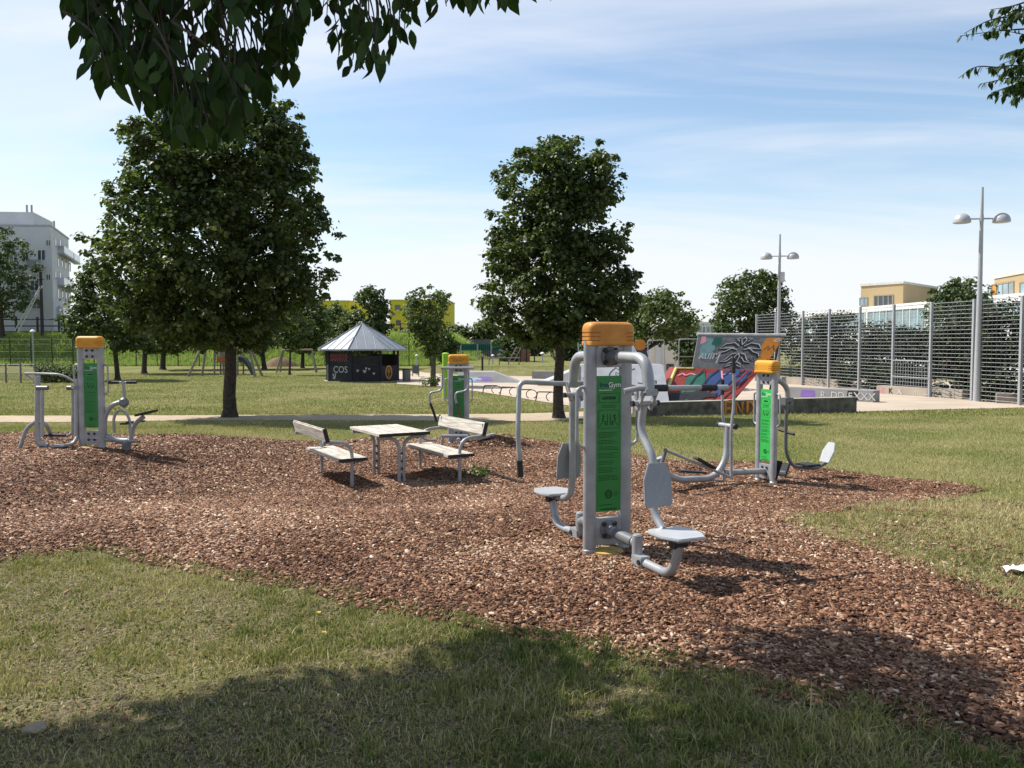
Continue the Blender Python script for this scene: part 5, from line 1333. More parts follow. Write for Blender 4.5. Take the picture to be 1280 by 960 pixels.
block('concrete_ledge', 'grey concrete ledge with white and black scrawls behind the right end of the low wall', 'ledge', A, B, .52, .6, M_LEDGE_G,
      [('f', .16, .34, .12, .42, 2), ('t', 'R', .40, .1, .42, 1), ('t', 'DD', .52, .1, .44, 1), ('f', .70, .84, .08, .48, 0), ('t', 'XXX', .78, .1, .46, 1), ('t', 'E', .72, .12, .4, 1)], group=LG)
A, B = GX(1096, 42.0), GX(1204, 37.6)
block('concrete_ledge', 'long tan concrete ledge with dark tag letters under the mesh fence', 'ledge', A, B, .42, .5, M_LEDGE,
      [('t', 'HE', .02, .08, .36, 3), ('t', 'K', .16, .08, .36, 0), ('t', 'X', .26, .06, .42, 1), ('t', 'n', .46, .08, .36, 1), ('t', 'NBA', .62, .07, .40, 0), ('t', 'S', .86, .07, .38, 0)], group=LG)
block('concrete_ledge', 'plain tan concrete ledge right of the near tall lamp post', 'ledge', GX(1247, 35.2), GX(1400, 33.4), .42, .5, M_LEDGE, group=LG)
block('concrete_ledge', 'long bare concrete ledge along the foot of the fence behind the painted ramp', 'ledge', GX(960, 53), GX(1050, 47.5), .45, .5, M_LEDGE, group=LG)
block('concrete_ledge', 'short grey concrete block left of the centre maple trunk on the plaza edge', 'ledge', GX(665, 59), GX(704, 58.5), .55, .8, M_LEDGE_G, group=LG)

# bike racks
def rack_proto():
    root = thing('bike_rack', 'x', 'bike rack', (0, 0, 0), 0, 'hoop bike racks along the plaza')
    for x in (.28,):
        b = MB(); pts = [Vector((x + .25 * math.cos(R(t)), .05 * math.sin(R(t)),   .20 + .20 * math.sin(R(t)))) for t in range(-62, 243, 15)]; b.tube(pts, .020, 0, 8); b.build('hoop', M_DKMETAL, root)
    b = MB(); b.tube([(-.45, 0, .0), (-.36, 0, .41), (.30, 0, .41)], .026, .06, 8); b.build('rail', M_DKMETAL, root)
    return root
rk = rack_proto()
spots = [(618, 492, 'farthest'), (640, 494.5, 'second farthest'), (661, 498, 'middle'), (686, 501.5, 'second nearest'), (716, 507, 'nearest')]
words = ['dark hoop bike rack farthest left in the row along the plaza edge', 'dark hoop bike rack second from the left in the row', 'middle dark hoop bike rack of the row of five',
         'dark hoop bike rack just left of the centre maple trunk', 'dark hoop bike rack touching the centre maple trunk, last of the row']
for i, ((a, b_, _), w_) in enumerate(zip(spots, words)):
    o = rk if i == 0 else copy_tree(rk); o.location = G(a - 4, b_); o.rotation_euler.z = R(-12); o['label'] = w_

# lamps
def lamp(base, label, box=False, H=9.3, rz=0.0):
    root = thing('street_lamp', label, 'street lamp', base, rz, 'twin dome lamps by the mesh fence')
    b = MB(); b.tube([(0, 0, -.1), (0, 0, H * .45), (0, 0, H * .85), (0, 0, H)], [.15, .11, .075, .05], seg=14); b.lathe([(.2, 0), (.2, .03), (.15, .05)], (0, 0, 0), 14); b.build('pole', M_LAMP, root)
    z = 7.95
    b = MB(); b.tube([(-.62, 0, z), (.62, 0, z)], .035, 0, 10); b.tube([(0, 0, z - .15), (0, 0, z + .15)], .085, 0, 12); b.build('cross_arm', M_LAMP, root)
    for s in (-1, 1):
        c = Vector((s * .80, 0, z - .16)); b = MB(); b.lathe([(.36, 0)] + [(.36 * math.cos(R(t)), .05 + .36 * math.sin(R(t))) for t in range(0, 86, 14)], c, 24); hd = b.build('lamp_head', M_LAMP, root)
        b = MB(); b.lathe([(.31, -.02), (.33, .004)], c, 24); b.build('lens', mat('lamp_lens', (.55, .55, .52), .3), hd)
    if box:
        b = MB(); b.box((.16, -.1, 6.65), (.26, .2, .62)); b.build('control_box', mat('box_grey', (.5, .5, .5), .5), root, bevel=.02)
        b = MB(); b.box((0, -.02, 6.65), (.24, .06, .10)); b.build('bracket', M_GALV, root)
lamp(GX(1222, 36.2), 'tall grey twin dome lamp in front of the mesh fence at the right', rz=R(-8))
lamp(GX(972.5, 51.8), 'farther grey twin dome lamp with a box on its pole behind the painted ramp', True, rz=R(-8))

# tall mesh fence
def mesh_fence():
    line = lambda y: Vector((16.4 + (56 - y) * 4.6 / 23, y, 0))
    pxs = [945, 969, 1003, 1036, 1074, 1116, 1163, 1216, 1276, 1345, 1430]
    pts = []
    for px in pxs:
        lo, hi = 20.0, 60.0
        for _ in range(50):
            m = (lo + hi) / 2; p = line(m); v = 640 + F * p.x / m
            if v > px: lo = m
            else: hi = m
        p = line(lo); p.z = g1(p.x, p.y); pts.append(p)
    o = pts[0].copy(); root = thing('mesh_fence', 'tall grey ball court fence of horizontal wires between steel posts', 'fence', o); H = 4.5
    for p in pts:
        b = MB(); b.box(p - o + U * (H / 2 - .1), (.11, .14, H + .2)); b.build('post', M_GALV, root)
    for i, (A, B) in enumerate(zip(pts, pts[1:])):
        A, B = A - o, B - o; b = MB(); d = (B - A).normalized()
        nb = 25
        for k in range(nb):
            z = .12 + (H - .2) * k / (nb - 1); off = Vector((.02, 0, 0)); r = .0105
            b.tube([A + U * z + off, B + U * z + off], r, 0, 4, caps=False)
        m = max(6, int((B - A).length / .25))
        for k in range(1, m): p = A.lerp(B, k / m); b.tube([p + U * .1, p + U * (H - .08)], .006, 0, 3, caps=False)
        b.build('wire_panel', M_GALV, root)
    gt = MB(); A, B = pts[5] - o, pts[6] - o
    for k in range(14): p = A.lerp(B, (k + .5) / 14) + Vector((-.06, 0, 0)); gt.tube([p + U * .1, p + U * 1.7], .012, 0, 4)
    for z in (.1, .9, 1.7): gt.tube([A + U * z + Vector((-.06, 0, 0)), B + U * z + Vector((-.06, 0, 0))], .02, 0, 5)
    gt.build('gate_panel', M_GALV, root)
    return pts
fp = mesh_fence()
# shrubs and creeper behind the fence
sh_lab = ['tall dark shrub with reddish tips behind the far end of the mesh fence', 'tall ivy clad shrub behind the fence just right of the farther lamp', 'tall dark shrub behind the fence under the left end of the white building',
          'tall dark shrub behind the fence left of its gate panel', 'tall dense shrub behind the fence right of its gate panel', 'tall dense shrub behind the fence beside the near tall lamp', 'tall shrub behind the fence at the right edge of the photo', 'tall dense shrub filling the fence corner beyond the right edge']
for i in range(8):
    A, B = fp[i + 1], fp[i + 2]; cpts = []
    hmax = (4.2, 4.2, 3.6, 3.3, 3.2, 4.3, 3.8, 4.2)[i]
    k = 0
    while k < 190:
        t = random.uniform(-.1, 1.1); z = random.uniform(.15, hmax); p = A.lerp(B, t) + Vector((random.uniform(.5, 2.2), 0, 0)); p.z = g1(p.x, p.y) + z
        nv = mnoise.noise(Vector((p.y * .55, p.x * .3 + i, z * .8))) * .5 + .5
        if nv < (.43 if 1 <= i <= 4 else .30): continue
        cpts.append(p); k += 1
    bush('tall_shrub', sh_lab[i], 'shrub', cpts, .42, 34, .13, 'ivy', 'shrubs behind the mesh fence')

# ------------------------------------------------------------------ buildings
M_PLASTER = mat('pale_plaster', (.54, .55, .56), .85, 0, .06, .6); M_GLASSD = glass_mat('dark_glazing', (.05, .06, .075)); M_GLASSB = glass_mat('blue_glazing', (.22, .30, .33))
M_YEL = mat('yellow_plaster', (.56, .50, .035), .85, 0, .06, .4); M_OCH = mat('ochre_plaster', (.38, .28, .15), .85, 0, .06, .4); M_WHT = mat('white_facade', (.68, .68, .66), .7, 0, .05, .4)

def extrude_building(name, label, foot, z0, z1, m, parapet=None):
    o = Vector((sum(p[0] for p in foot) / len(foot), sum(p[1] for p in foot) / len(foot), z0)); root = thing(name, label, 'building', o)
    b = MB(); b.prism([Vector((p[0], p[1], z0)) - o for p in foot], U * (z1 - z0)); b.build('wall', m, root, smooth=False)
    b = MB(); c = Vector((o.x, o.y, 0)); b.prism([Vector((p[0], p[1], z1 + .004)) - o + (Vector((p[0], p[1], 0)) - c).normalized() * .12 for p in foot], U * .22); b.build('roof', parapet or M_GALV, root, smooth=False)
    return root, o
def wall_px(A, B):
    """returns fn (px,py)->point on the vertical wall plane through A,B"""
    d = Vector((B[0] - A[0], B[1] - A[1], 0)).normalized(); q_ = Plane(Vector((A[0], A[1], 0)), d[:2]); n = Vector((d.y, -d.x, 0))
    return (lambda px, py: q_(px, py) + Vector((A[0], A[1], 0))), n, d
def window(root, o, wp, n, d, x0, x1, y0, y1, frame_m, glass_m, mull=1, dep=.10):
    a, b_, c, e = wp(x0, y1), wp(x1, y1), wp(x1, y0), wp(x0, y0)
    zb, zt = (a.z + b_.z) / 2, (c.z + e.z) / 2; a.z = b_.z = zb; c.z = e.z = zt
    a, b_, c, e = [v - o for v in (a, b_, c, e)]; t = .09
    b = MB()
    for (p, q_) in ((a, b_), (b_, c), (c, e), (e, a)): b.prism([p - n * .03, q_ - n * .03, q_.lerp((a + c) / 2, .12) - n * .03, p.lerp((a + c) / 2, .12) - n * .03], n * .09)
    for k in range(1, mull + 1): p = a.lerp(b_, k / (mull + 1)); q_ = e.lerp(c, k / (mull + 1)); b.prism([p - d * .05 - n * .02, p + d * .05 - n * .02, q_ + d * .05 - n * .02, q_ - d * .05 - n * .02], n * .07)
    w = b.build('window', frame_m, root, smooth=False)
    b = MB(); b.prism([a - n * .02, b_ - n * .02, c - n * .02, e - n * .02], n * .04); b.build('pane', glass_m, w, smooth=False)

def apartment():
    A, B, C, D = (-58.2, 105.5), (-63.0, 118.6), (-86, 118.6), (-84, 104)
    root, o = extrude_building('apartment_building', 'grey white apartment block with glass balconies at the left edge', [A, B, C, D], 1.4, 16.3, M_PLASTER)
    b = MB(); b.prism([Vector((x, y, 16.54)) - o for x, y in ((-61.6, 107.6), (-64, 116.5), (-84, 116.5), (-82, 106))], U * 1.9); b.build('penthouse', M_PLASTER, root, smooth=False)
    wp, n, d = wall_px(A, B); n = n if n.x > 0 else -n
    F1 = mat('window_frame_white', (.6, .6, .6), .5)
    for (x0, x1, y0, y1) in ((68.5, 71, 297, 308), (74, 77, 299, 308), (72, 74.5, 321, 334), (76.5, 79, 322, 334), (81, 83.5, 325, 337), (85.5, 88, 328, 339), (68.5, 71, 338, 349), (74, 77, 340, 348), (72, 74.5, 361, 373), (77, 79.5, 361, 373), (81.5, 84, 362, 374), (85.5, 88, 364, 375)): window(root, o, wp, n, d, x0, x1, y0, y1, F1, M_GLASSD, 0)
    for (x0, x1, yt, yb) in ((72, 84, 301, 318), (85, 93, 309, 326), (72, 84, 340, 358), (85, 93, 350, 364), (71, 84, 378, 395)):
        p, q_ = wp(x0, yb) - o, wp(x1, yb) - o; q_.z = p.z; h = 1.15
        b = MB(); b.prism([p, q_, q_ + n * .8, p + n * .8], U * .25); bl = b.build('balcony', mat('balcony_grey', (.30, .32, .35), .6), root, smooth=False)
        b = MB(); b.prism([p + n * .75 + U * .25, q_ + n * .75 + U * .25, q_ + n * .75 + U * h, p + n * .75 + U * h], n * .04); b.prism([p + U * .25, p + n * .75 + U * .25, p + n * .75 + U * h, p + U * h], d * .04); b.build('balustrade', glass_mat('balcony_glass', (.38, .42, .46), .15), bl, smooth=False)
    wp, n, d = wall_px(D, A); n = n if n.y < 0 else -n
    for (x0, x1, y0, y1, mm) in ((47, 57, 312, 326, M_GLASSD), (12, 22, 315, 328, M_GLASSD), (28, 36, 315, 328, M_GLASSD), (38, 49, 350, 364, M_GLASSD), (40, 51, 374, 386, M_GLASSD), (58, 63, 300, 307, M_GLASSD), (58, 63, 343, 350, M_GLASSD), (20, 30, 354, 366, M_GLASSD)): window(root, o, wp, n, d, x0, x1, y0, y1, F1, mm, 1)
    for (x0, x1, yt, yb) in ((40, 57, 322, 335), (34, 50, 362, 374)):
        p, q_ = wp(x0, yb) - o, wp(x1, yb) - o; q_.z = p.z
        b = MB(); b.prism([p, q_, q_ + n * 1.2, p + n * 1.2], U * .2); bl = b.build('balcony', mat('balcony_grey', (.3, .32, .35), .6), root, smooth=False)
        b = MB(); b.prism([p + n * 1.15 + U * .2, q_ + n * 1.15 + U * .2, q_ + n * 1.15 + U * .95, p + n * 1.15 + U * .95], n * .04); b.build('balustrade', mat('balcony_grey', (.3, .32, .35), .6), bl, smooth=False)
    b = MB()
    for px in (23, 29, 57): p = wp(px, 290) - o; b.tube([Vector((p.x, p.y + 2, 16.4 - o.z + (2 if px < 40 else 0))), Vector((p.x, p.y + 2, 17.3 - o.z + (2 if px < 40 else 0)))], .12, 0, 8)
    b.build('chimney', M_GALV, root)
apartment()

def yellow(label, x0, x1, ytop, y, wins):
    A, B = ((x0 - 640) / F * y, y), ((x1 - 640) / F * y, y)
    zt = P(640, ytop, y).z; root, o = extrude_building('yellow_building', label, [A, B, (B[0] + 2, y + 12), (A[0] + 2, y + 12)], 1.0, zt, M_YEL, mat('yellow_coping', (.5, .46, .08), .7)); root['group'] = 'yellow apartment blocks'
    wp, n, d = wall_px(A, B); n = n if n.y < 0 else -n
    for w in wins: window(root, o, wp, n, d, *w, mat('yellow_window_frame', (.25, .24, .12), .6), M_GLASSD, 0)
yellow('bright yellow apartment block with dark square windows right of the pavilion roof', 488, 549, 376, 150, [(493.5, 500.5, 381, 388), (490, 494, 391, 394.5), (495, 501, 400, 407), (492, 497, 411, 415.5), (500, 504, 410, 415), (493, 498, 421, 426), (502, 507, 421, 426), (511, 519, 420, 428), (523, 530, 421, 426), (509, 516, 391, 398), (524, 530, 391, 398), (540, 546, 391, 398), (511, 517, 405, 411), (526, 532, 405, 411), (542, 548, 405, 411), (540, 546, 421, 427)])
yellow('bright yellow apartment block left of the pavilion roof, beside the tall maple', 397, 437, 377, 154, [(420, 427, 384, 391), (420, 426, 395, 401), (404, 410, 386, 392), (404, 410, 398, 404)])

def school():
    A, B = (32.0, 92), (34.2, 46); z0, zt = -1.0, 4.75
    root, o = extrude_building('school_building', 'long white building with a glazed upper storey behind the fence shrubs', [A, B, (44, 46), (44, 92)], z0, zt, M_WHT, M_WHT)
    d = Vector((B[0] - A[0], B[1] - A[1], 0)); L = d.length; d.normalize(); n = Vector((d.y, -d.x, 0)); n = n if n.x < 0 else -n
    a0 = Vector((A[0], A[1], 0)) - o
    nb = 9
    for k in range(nb):
        u0, u1 = L * k / nb + .22, L * (k + 1) / nb - .22
        for (za, zb, gm) in ((2.75, 4.52, M_GLASSB), (.3, 1.9, M_GLASSD)):
            c = [a0 + d * u0 + U * (za), a0 + d * u1 + U * za, a0 + d * u1 + U * zb, a0 + d * u0 + U * zb]; b = MB()
            for (p, q_) in ((0, 1), (2, 3)): b.prism([c[p] + U * (-.06), c[q_] + U * (-.06), c[q_] + U * .06, c[p] + U * .06], n * .10)
            for j in range(5): p = c[0].lerp(c[1], j / 4); b.prism([p - d * .04, p + d * .04, p + d * .04 + U * (zb - za), p - d * .04 + U * (zb - za)], n * .08)
            w = b.build('window', M_WHT, root, smooth=False)
            b = MB(); b.prism(c, n * .04); b.build('pane', gm, w, smooth=False)
    # set-back ochre storeys
    def upper(label_, foot, zt_, wins, fr=None):
        r_, oo = extrude_building('rooftop_storey', label_, foot, 4.2, zt_, M_OCH, mat('pale_coping', (.5, .48, .42), .6)); r_['group'] = 'tan blocks above the white building'
        wp_, n_, d_ = wall_px(foot[0], foot[1]); n_ = n_ if n_.y < 0 or n_.x < 0 else -n_
        for w in wins: window(r_, oo, wp_, n_, d_, *w[:4], mat('tan_window_frame', (.24, .21, .16), .5), w[4], w[5])
    upper('tan rooftop block with a dark picture window above the white building', [(35.2, 84), (37.6, 80), (45, 88), (42.5, 92)], 7.35, [(1074.5, 1085, 372, 382, M_GLASSB, 1), (1092, 1117, 369, 384, M_GLASSD, 3)])
    upper('tan upper storey with an orange panel at the right edge, behind the near lamp', [(36.2, 62.5), (34.6, 53), (42, 52), (43, 62)], 6.45, [(1236, 1240, 357, 372, M_GLASSB, 0), (1247, 1268, 353, 372, M_GLASSB, 2), (1240.5, 1246, 355, 372, GR['orange'], 0), (1275, 1290, 352, 372, M_GLASSB, 1)])
school()

def far_boxes():
    A, B = ((840 - 640) / F * 92, 92), ((895 - 640) / F * 92, 92)
    root, o = extrude_building('office_building', 'far pale building with a glazed top floor left of the dense dark tree', [A, B, (B[0] + 4, 100), (A[0] + 4, 100)], -1, P(640, 405, 92).z, M_WHT, M_WHT)
    wp, n, d = wall_px(A, B); n = n if n.y < 0 else -n
    for k in range(5): window(root, o, wp, n, d, 843 + k * 10, 852 + k * 10, 408, 416, M_WHT, M_GLASSB, 1)
    A, B = ((798 - 640) / F * 62, 62), ((848 - 640) / F * 62, 62)
    root, o = extrude_building('white_hall', 'plain white hall wall between the two skate ramps', [A, B, (B[0] + 3, 70), (A[0] + 3, 70)], -1, P(640, 411, 62).z, mat('warm_white_wall', (.66, .62, .54), .8, 0, .05, .5), M_WHT)
    wp, n, d = wall_px(A, B); n = n if n.y < 0 else -n
    window(root, o, wp, n, d, 833, 842, 455, 463, M_DKMETAL, M_GLASSD, 1)
    b = MB(); p = wp(822, 470) - o; b.prism([p - d * .2 + U * -.5, p + d * .2 + U * -.5, p + d * .2 + U * 3.2, p - d * .2 + U * 3.2], n * .2); b.build('pilaster', M_PLASTER, root, smooth=False)
far_boxes()

# ------------------------------------------------------------------ fences, playground, small things far off
def bar_fence(name, label, A, B, H, npost, rails, pr, rr, m, mesh=0, cat='fence'):
    A, B = Vector(A), Vector(B); o = A.copy(); o.z = g1(A.x, A.y); root = thing(name, label, cat, o)
    P_ = []
    for k in range(npost):
        p = A.lerp(B, k / (npost - 1)); p.z = g1(p.x, p.y); P_.append(p - o); b = MB(); b.tube([p - o - U * .1, p - o + U * H], pr, 0, 6); b.build('post', m, root)
    b = MB()
    for p, q_ in zip(P_, P_[1:]):
        for z in rails: b.tube([p + U * z, q_ + U * z], rr, 0, 4, caps=False)
        if mesh:
            for j in range(1, mesh): c = p.lerp(q_, j / mesh); b.tube([c + U * rails[0], c + U * rails[-1]], rr * .6, 0, 3, caps=False)
    b.build('rails', m, root)
bar_fence('bank_fence', 'long dark wire fence with thin posts at the foot of the green bank', (-62, 91, 0), (-9, 91, 0), 3.0, 24, (.1, .8, 1.6, 2.4, 2.95), .055, .012, M_DKMETAL, 10)
bar_fence('rail_fence', 'dark timber rail fence on the bank top before the white apartment block', (-63, 101.2, 0), (-50, 101.2, 0), 2.3, 6, (.5, 1.2, 2.0), .13, .07, mat('dark_timber', (.05, .045, .045), .8))
bar_fence('rail_fence', 'dark rail fence on the bank below the right yellow block', (-16, 103, 0), (-9.5, 103, 0), 1.6, 7, (.5, 1.0, 1.5), .08, .05, mat('dark_timber', (.05, .045, .045), .8))
bar_fence('wire_fence', 'low grey wire fence at the left edge before the hedge', (GX(-30, 53)), (GX(44, 53)), 1.25, 5, (.1, .5, .9, 1.2), .05, .012, M_STEEL_D, 16)

def pole():
    o = Vector(((54 - 640) / F * 99.5, 99.5, 0)); o.z = g1(o.x, o.y); root = thing('utility_pole', 'dark timber pole with two pale struts before the white apartment block', 'pole', o)
    h = P(54, 340, 99.5).z - o.z
    b = MB(); b.tube([(0, 0, -.2), (0, 0, h)], .20, 0, 10, r1=.16); b.build('mast', mat('tarred_timber', (.035, .03, .03), .8), root)
    for (x0, y0, x1, y1) in ((51, 357, 18, 414), (53, 357, 22, 416)):
        b = MB(); b.tube([P(x0, y0, 99.4) - o, P(x1, y1, 99.4) - o], .07, 0, 6); b.build('strut', mat('pale_strut', (.6, .6, .58), .6), root)
    b = MB(); b.box((.12, -.1, h - .9), (.5, .12, .12)); b.build('bracket', M_DKMETAL, root)
pole()
def park_lamp(px, ytop, y, label, k=1.0):
    o = GX(px, y); h = P(px, ytop, y).z - o.z; root = thing('park_lamp', label, 'lamp', o, 0, 'small park lamps')
    b = MB(); b.tube([(0, 0, -.1), (0, 0, h - .2)], .06, 0, 8); b.build('pole', M_GALV, root)
    b = MB(); b.lathe([(.26 * k, 0), (.26 * k, .06 * k), (.19 * k, .17 * k), (.05 * k, .24 * k)], (0, 0, h - .24 * k), 12); b.build('lamp_head', mat('lamp_white', (.75, .75, .73), .4), root)
park_lamp(42, 412, 86, 'small white headed park lamp before the green bank at left')
park_lamp(616, 443, 78, 'small white headed park lamp before the ball court', .6)
park_lamp(678, 440, 80, 'small white headed park lamp left of the centre maple trunk', .8)
park_lamp(521, 443, 70, 'small white headed park lamp right of the pavilion', .5)

def swing(label, y, legsL, legsR, seats):
    o = GX((legsL[0][0] + legsR[0][0]) / 2, y); root = thing('swing_frame', label, 'swing', o, 0, 'swings of the playground'); rel = lambda p: p - o
    tops = []
    for legs in (legsL, legsR):
        top = rel(P(legs[1][0], legs[1][1], y)); tops.append(top)
        for dy, foot in ((-.0, legs[0]), (1.3, legs[2])):
            f = GX(foot[0], y + dy) - o; f.z -= .1; b = MB(); b.tube([f, top], .09, 0, 8); b.build('leg', M_TIMBER, root)
    b = MB(); b.tube([tops[0], tops[1]], .08, 0, 8); b.build('beam', M_TIMBER, root)
    for t in seats:
        p = tops[0].lerp(tops[1], t); zs = .55 - 0
        b = MB()
        for s in (-.22, .22): b.tube([p + Vector((s, 0, 0)), Vector((p.x + s, p.y, zs))], .012, 0, 4)
        b.build('chain', M_DKMETAL, root)
        b = MB(); b.box((p.x, p.y, zs), (.5, .2, .04)); b.build('seat', M_BLACK, root)
swing('larger swing with slanting timber legs beside the climbing tower', 63, ((234, 470), (260, 416), (252, 470)), ((319, 471), (309, 424), (328, 471)), (.3, .62))
swing('smaller swing with pale timber legs left of the pavilion', 72, ((345, 464), (353, 438), (350, 464)), ((395, 465), (390, 437), (396, 465)), (.5,))
def climb():
    o = GX(290, 66); root = thing('climbing_tower', 'timber climbing tower with red panel and dark slide behind the tall maple trunk', 'climbing frame', o)
    s = 66 / F; X_ = lambda px: (px - 290) * s
    for px, dy in ((268, 0), (279, 0), (297, 0), (268, 1.4), (279, 1.4), (297, 1.4)):
        b = MB(); b.tube([(X_(px), dy, -.1), (X_(px), dy, 2.4)], .07, 0, 6); b.build('post', M_TIMBER, root)
    b = MB(); b.box((X_(282), .7, 1.05), (X_(297) - X_(268), 1.5, .1)); b.build('platform', M_TIMBER, root)
    b = MB()
    for k in range(8): b.box((X_(268) + k * .12, -.05, 1.75), (.05, .04, 1.2))
    b.build('railing', M_TIMBER, root)
    b = MB(); b.box((X_(283), -.06, 1.25), (X_(294) - X_(272), .05, .38)); b.build('side_panel', mat('red_panel', (.45, .09, .03), .6), root)
    b = MB(); pts = [(X_(296), 1.25), (X_(303), 1.15), (X_(309), .6), (X_(313), .1)]
    for (x0, z0), (x1, z1) in zip(pts, pts[1:]): b.prism([(x0, .2, z0 - .1), (x1, .2, z1 - .1), (x1, .2, z1 + .25), (x0, .2, z0 + .25)], (0, .9, 0))
    b.build('slide', mat('dark_slide', (.03, .03, .035), .4), root)
climb()
def mound():
    o = GX(350, 90); b = MB(); n = 12; b.v = []; N = 14
    for j in range(6):
        r = 1 - j / 5.0
        for k in range(N):
            a = 2 * math.pi * k / N; b.v.append((2.1 * r * math.cos(a) * (1 + .1 * math.sin(3 * a)), 1.4 * r * math.sin(a), 1.1 * (1 - r * r) - .1))
    for j in range(5):
        for k in range(N): b.f.append([j * N + k, j * N + (k + 1) % N, (j + 1) * N + (k + 1) % N, (j + 1) * N + k]); b.m.append(0)
    ob = b.build('earth_mound', mat('red_earth', (.15, .095, .055), .95, 0, .3, 3, .5, 8)); ob.location = o; tag(ob, 'reddish earth mound at the bank foot between swing and pavilion', 'mound')
mound()

def ball_court():
    y = 94; o = GX(590, y); root = thing('ball_court', 'far ball court cage with a green windscreen along its top', 'ball court', o); s = y / F; zt = P(640, 430, y).z - o.z; zb = P(640, 438, y).z - o.z
    for px in (536, 556, 576, 597, 614, 630, 645):
        b = MB(); b.box(((px - 590) * s, 0, zt / 2), (.16, .16, zt)); b.build('post', M_GALV, root)
    b = MB(); b.box(((607 - 590) * s, .1, (zt + zb) / 2), ((640 - 572) * s, .03, zt - zb)); b.build('windscreen', mat('green_screen', (.02, .22, .17), .7, 0, .2, 1), root, smooth=False)
    b = MB(); x = (534 - 590) * s
    while x < (646 - 590) * s: b.tube([(x, .05, 0), (x, .05, zt)], .02, 0, 3, caps=False); x += .22
    for k in range(14): z = zt * k / 13; b.tube([((534 - 590) * s, .05, z), ((646 - 590) * s, .05, z)], .018, 0, 3, caps=False)
    b.build('netting', M_DKMETAL, root)
    b = MB(); b.box((0, 12, 1.1), (11, .2, 2.3)); b.build('back_wall', mat('dull_back_boards', (.12, .12, .125), .9), root)
ball_court()
def long_table():
    o = GX(630, 74); s = 74 / F; root = thing('long_bench', 'long grey timber bench on the grass rise before the ball court', 'bench', o)
    b = MB(); b.box((0, 0, .62), (2.9, .5, .08)); b.build('seat', M_TIMBER, root)
    for x in (-1.3, -.4, .4, 1.3):
        b = MB(); b.tube([(x * 1.05, 0, -.1), (x, 0, .6)], .05, 0, 6); b.build('leg', M_TIMBER, root)
long_table()
def small_tower():
    o = GX(652, 84); root = thing('climbing_tower', 'small far climbing tower with red brown wall and slanting ladder', 'climbing frame', o)
    for x in (-.1, .5, 1.3):
        b = MB(); b.tube([(x, 0, -.1), (x, 0, 2.6 - .6 * (x > 1))], .07, 0, 6); b.build('post', M_DKMETAL, root)
    b = MB(); b.box((.3, .3, .7), (1.1, .08, 1.2)); b.build('wall_panel', mat('red_brown_board', (.28, .13, .09), .8), root)
    b = MB(); b.prism([(-.3, -.1, 2.5), (.9, -.1, 2.5), (.5, -.1, 3.2)], (0, 1.0, 0)); b.build('roof', M_DKMETAL, root)
    b = MB()
    for dx in (0, .5): b.tube([(-1.3 + dx, -.2, 0), (-.5 + dx, -.1, 1.6)], .05, 0, 6)
    for k in range(5): t = k / 5 + .1; b.tube([(-1.3 + .8 * t, -.2, 1.6 * t), (-.8 + .8 * t, -.2, 1.6 * t)], .035, 0, 5)
    b.build('ladder', M_TIMBER, root)
small_tower()
def bins():
    o = GX(508, 55); root = thing('litter_bin', 'dark slatted litter bin just right of the pavilion', 'bin', o)
    b = MB()
    for k in range(14): a = 2 * math.pi * k / 14; b.box((.25 * math.cos(a), .25 * math.sin(a), .42), (.07, .03, .8), Matrix.Rotation(a + math.pi / 2, 3, 'Z'))
    b.lathe([(.24, .03), (.24, .80)], (0, 0, 0), 14); b.build('basket', M_STEEL_D, root)
    b = MB(); b.lathe([(.28, 0), (.29, .04), (.22, .07)], (0, 0, .8), 14); b.build('lid', M_DKMETAL, root)
    o = GX(519.5, 62); root = thing('sign_board', 'dark square board on two posts right of the pavilion', 'sign', o)
    b = MB(); b.box((0, 0, .55), (.5, .06, .6)); b.build('board', mat('slate_board', (.09, .09, .11), .6), root, bevel=.01)
    for x in (-.22, .22):
        b = MB(); b.tube([(x, .05, -.1), (x, .05, .95)], .03, 0, 6); b.build('post', M_DKMETAL, root)
    o = GX(557, 38); root = thing('marker_post', 'lime green post standing behind the far gym station', 'post', o); h = P(557, 442, 38).z - o.z
    b = MB(); b.tube([(0, 0, -.1), (0, 0, h)], .16, 0, 14); b.build('shaft', mat('lime_paint', (.25, .46, .03), .5), root)
    b = MB(); b.lathe([(.19, 0), (.19, .05)], (0, 0, 0), 14); b.build('base_ring', M_GALV, root)
    b = MB(); b.lathe([(.16, 0), (.12, .03), (.03, .05)], (0, 0, h), 14); b.build('end_cap', mat('lime_paint', (.25, .46, .03), .5), root)
    for px, yb_, yt, lab in ((543.5, 58, 425, 'thin dark post between the young tree and the lime green post'), (603, 57, 447, 'thin dark post standing on the far side of the blue graffitied funbox')):
        o = GX(px, yb_); h = P(px, yt, yb_).z - o.z; root = thing('thin_post', lab, 'post', o, 0, 'thin dark posts')
        b = MB(); b.tube([(0, 0, -.1), (0, 0, h)], .07, 0, 8); b.build('shaft', M_DKMETAL, root)
        b = MB(); b.lathe([(.09, 0), (.09, .03), (.02, .08)], (0, 0, h), 8); b.build('cap', M_DKMETAL, root)
bins()

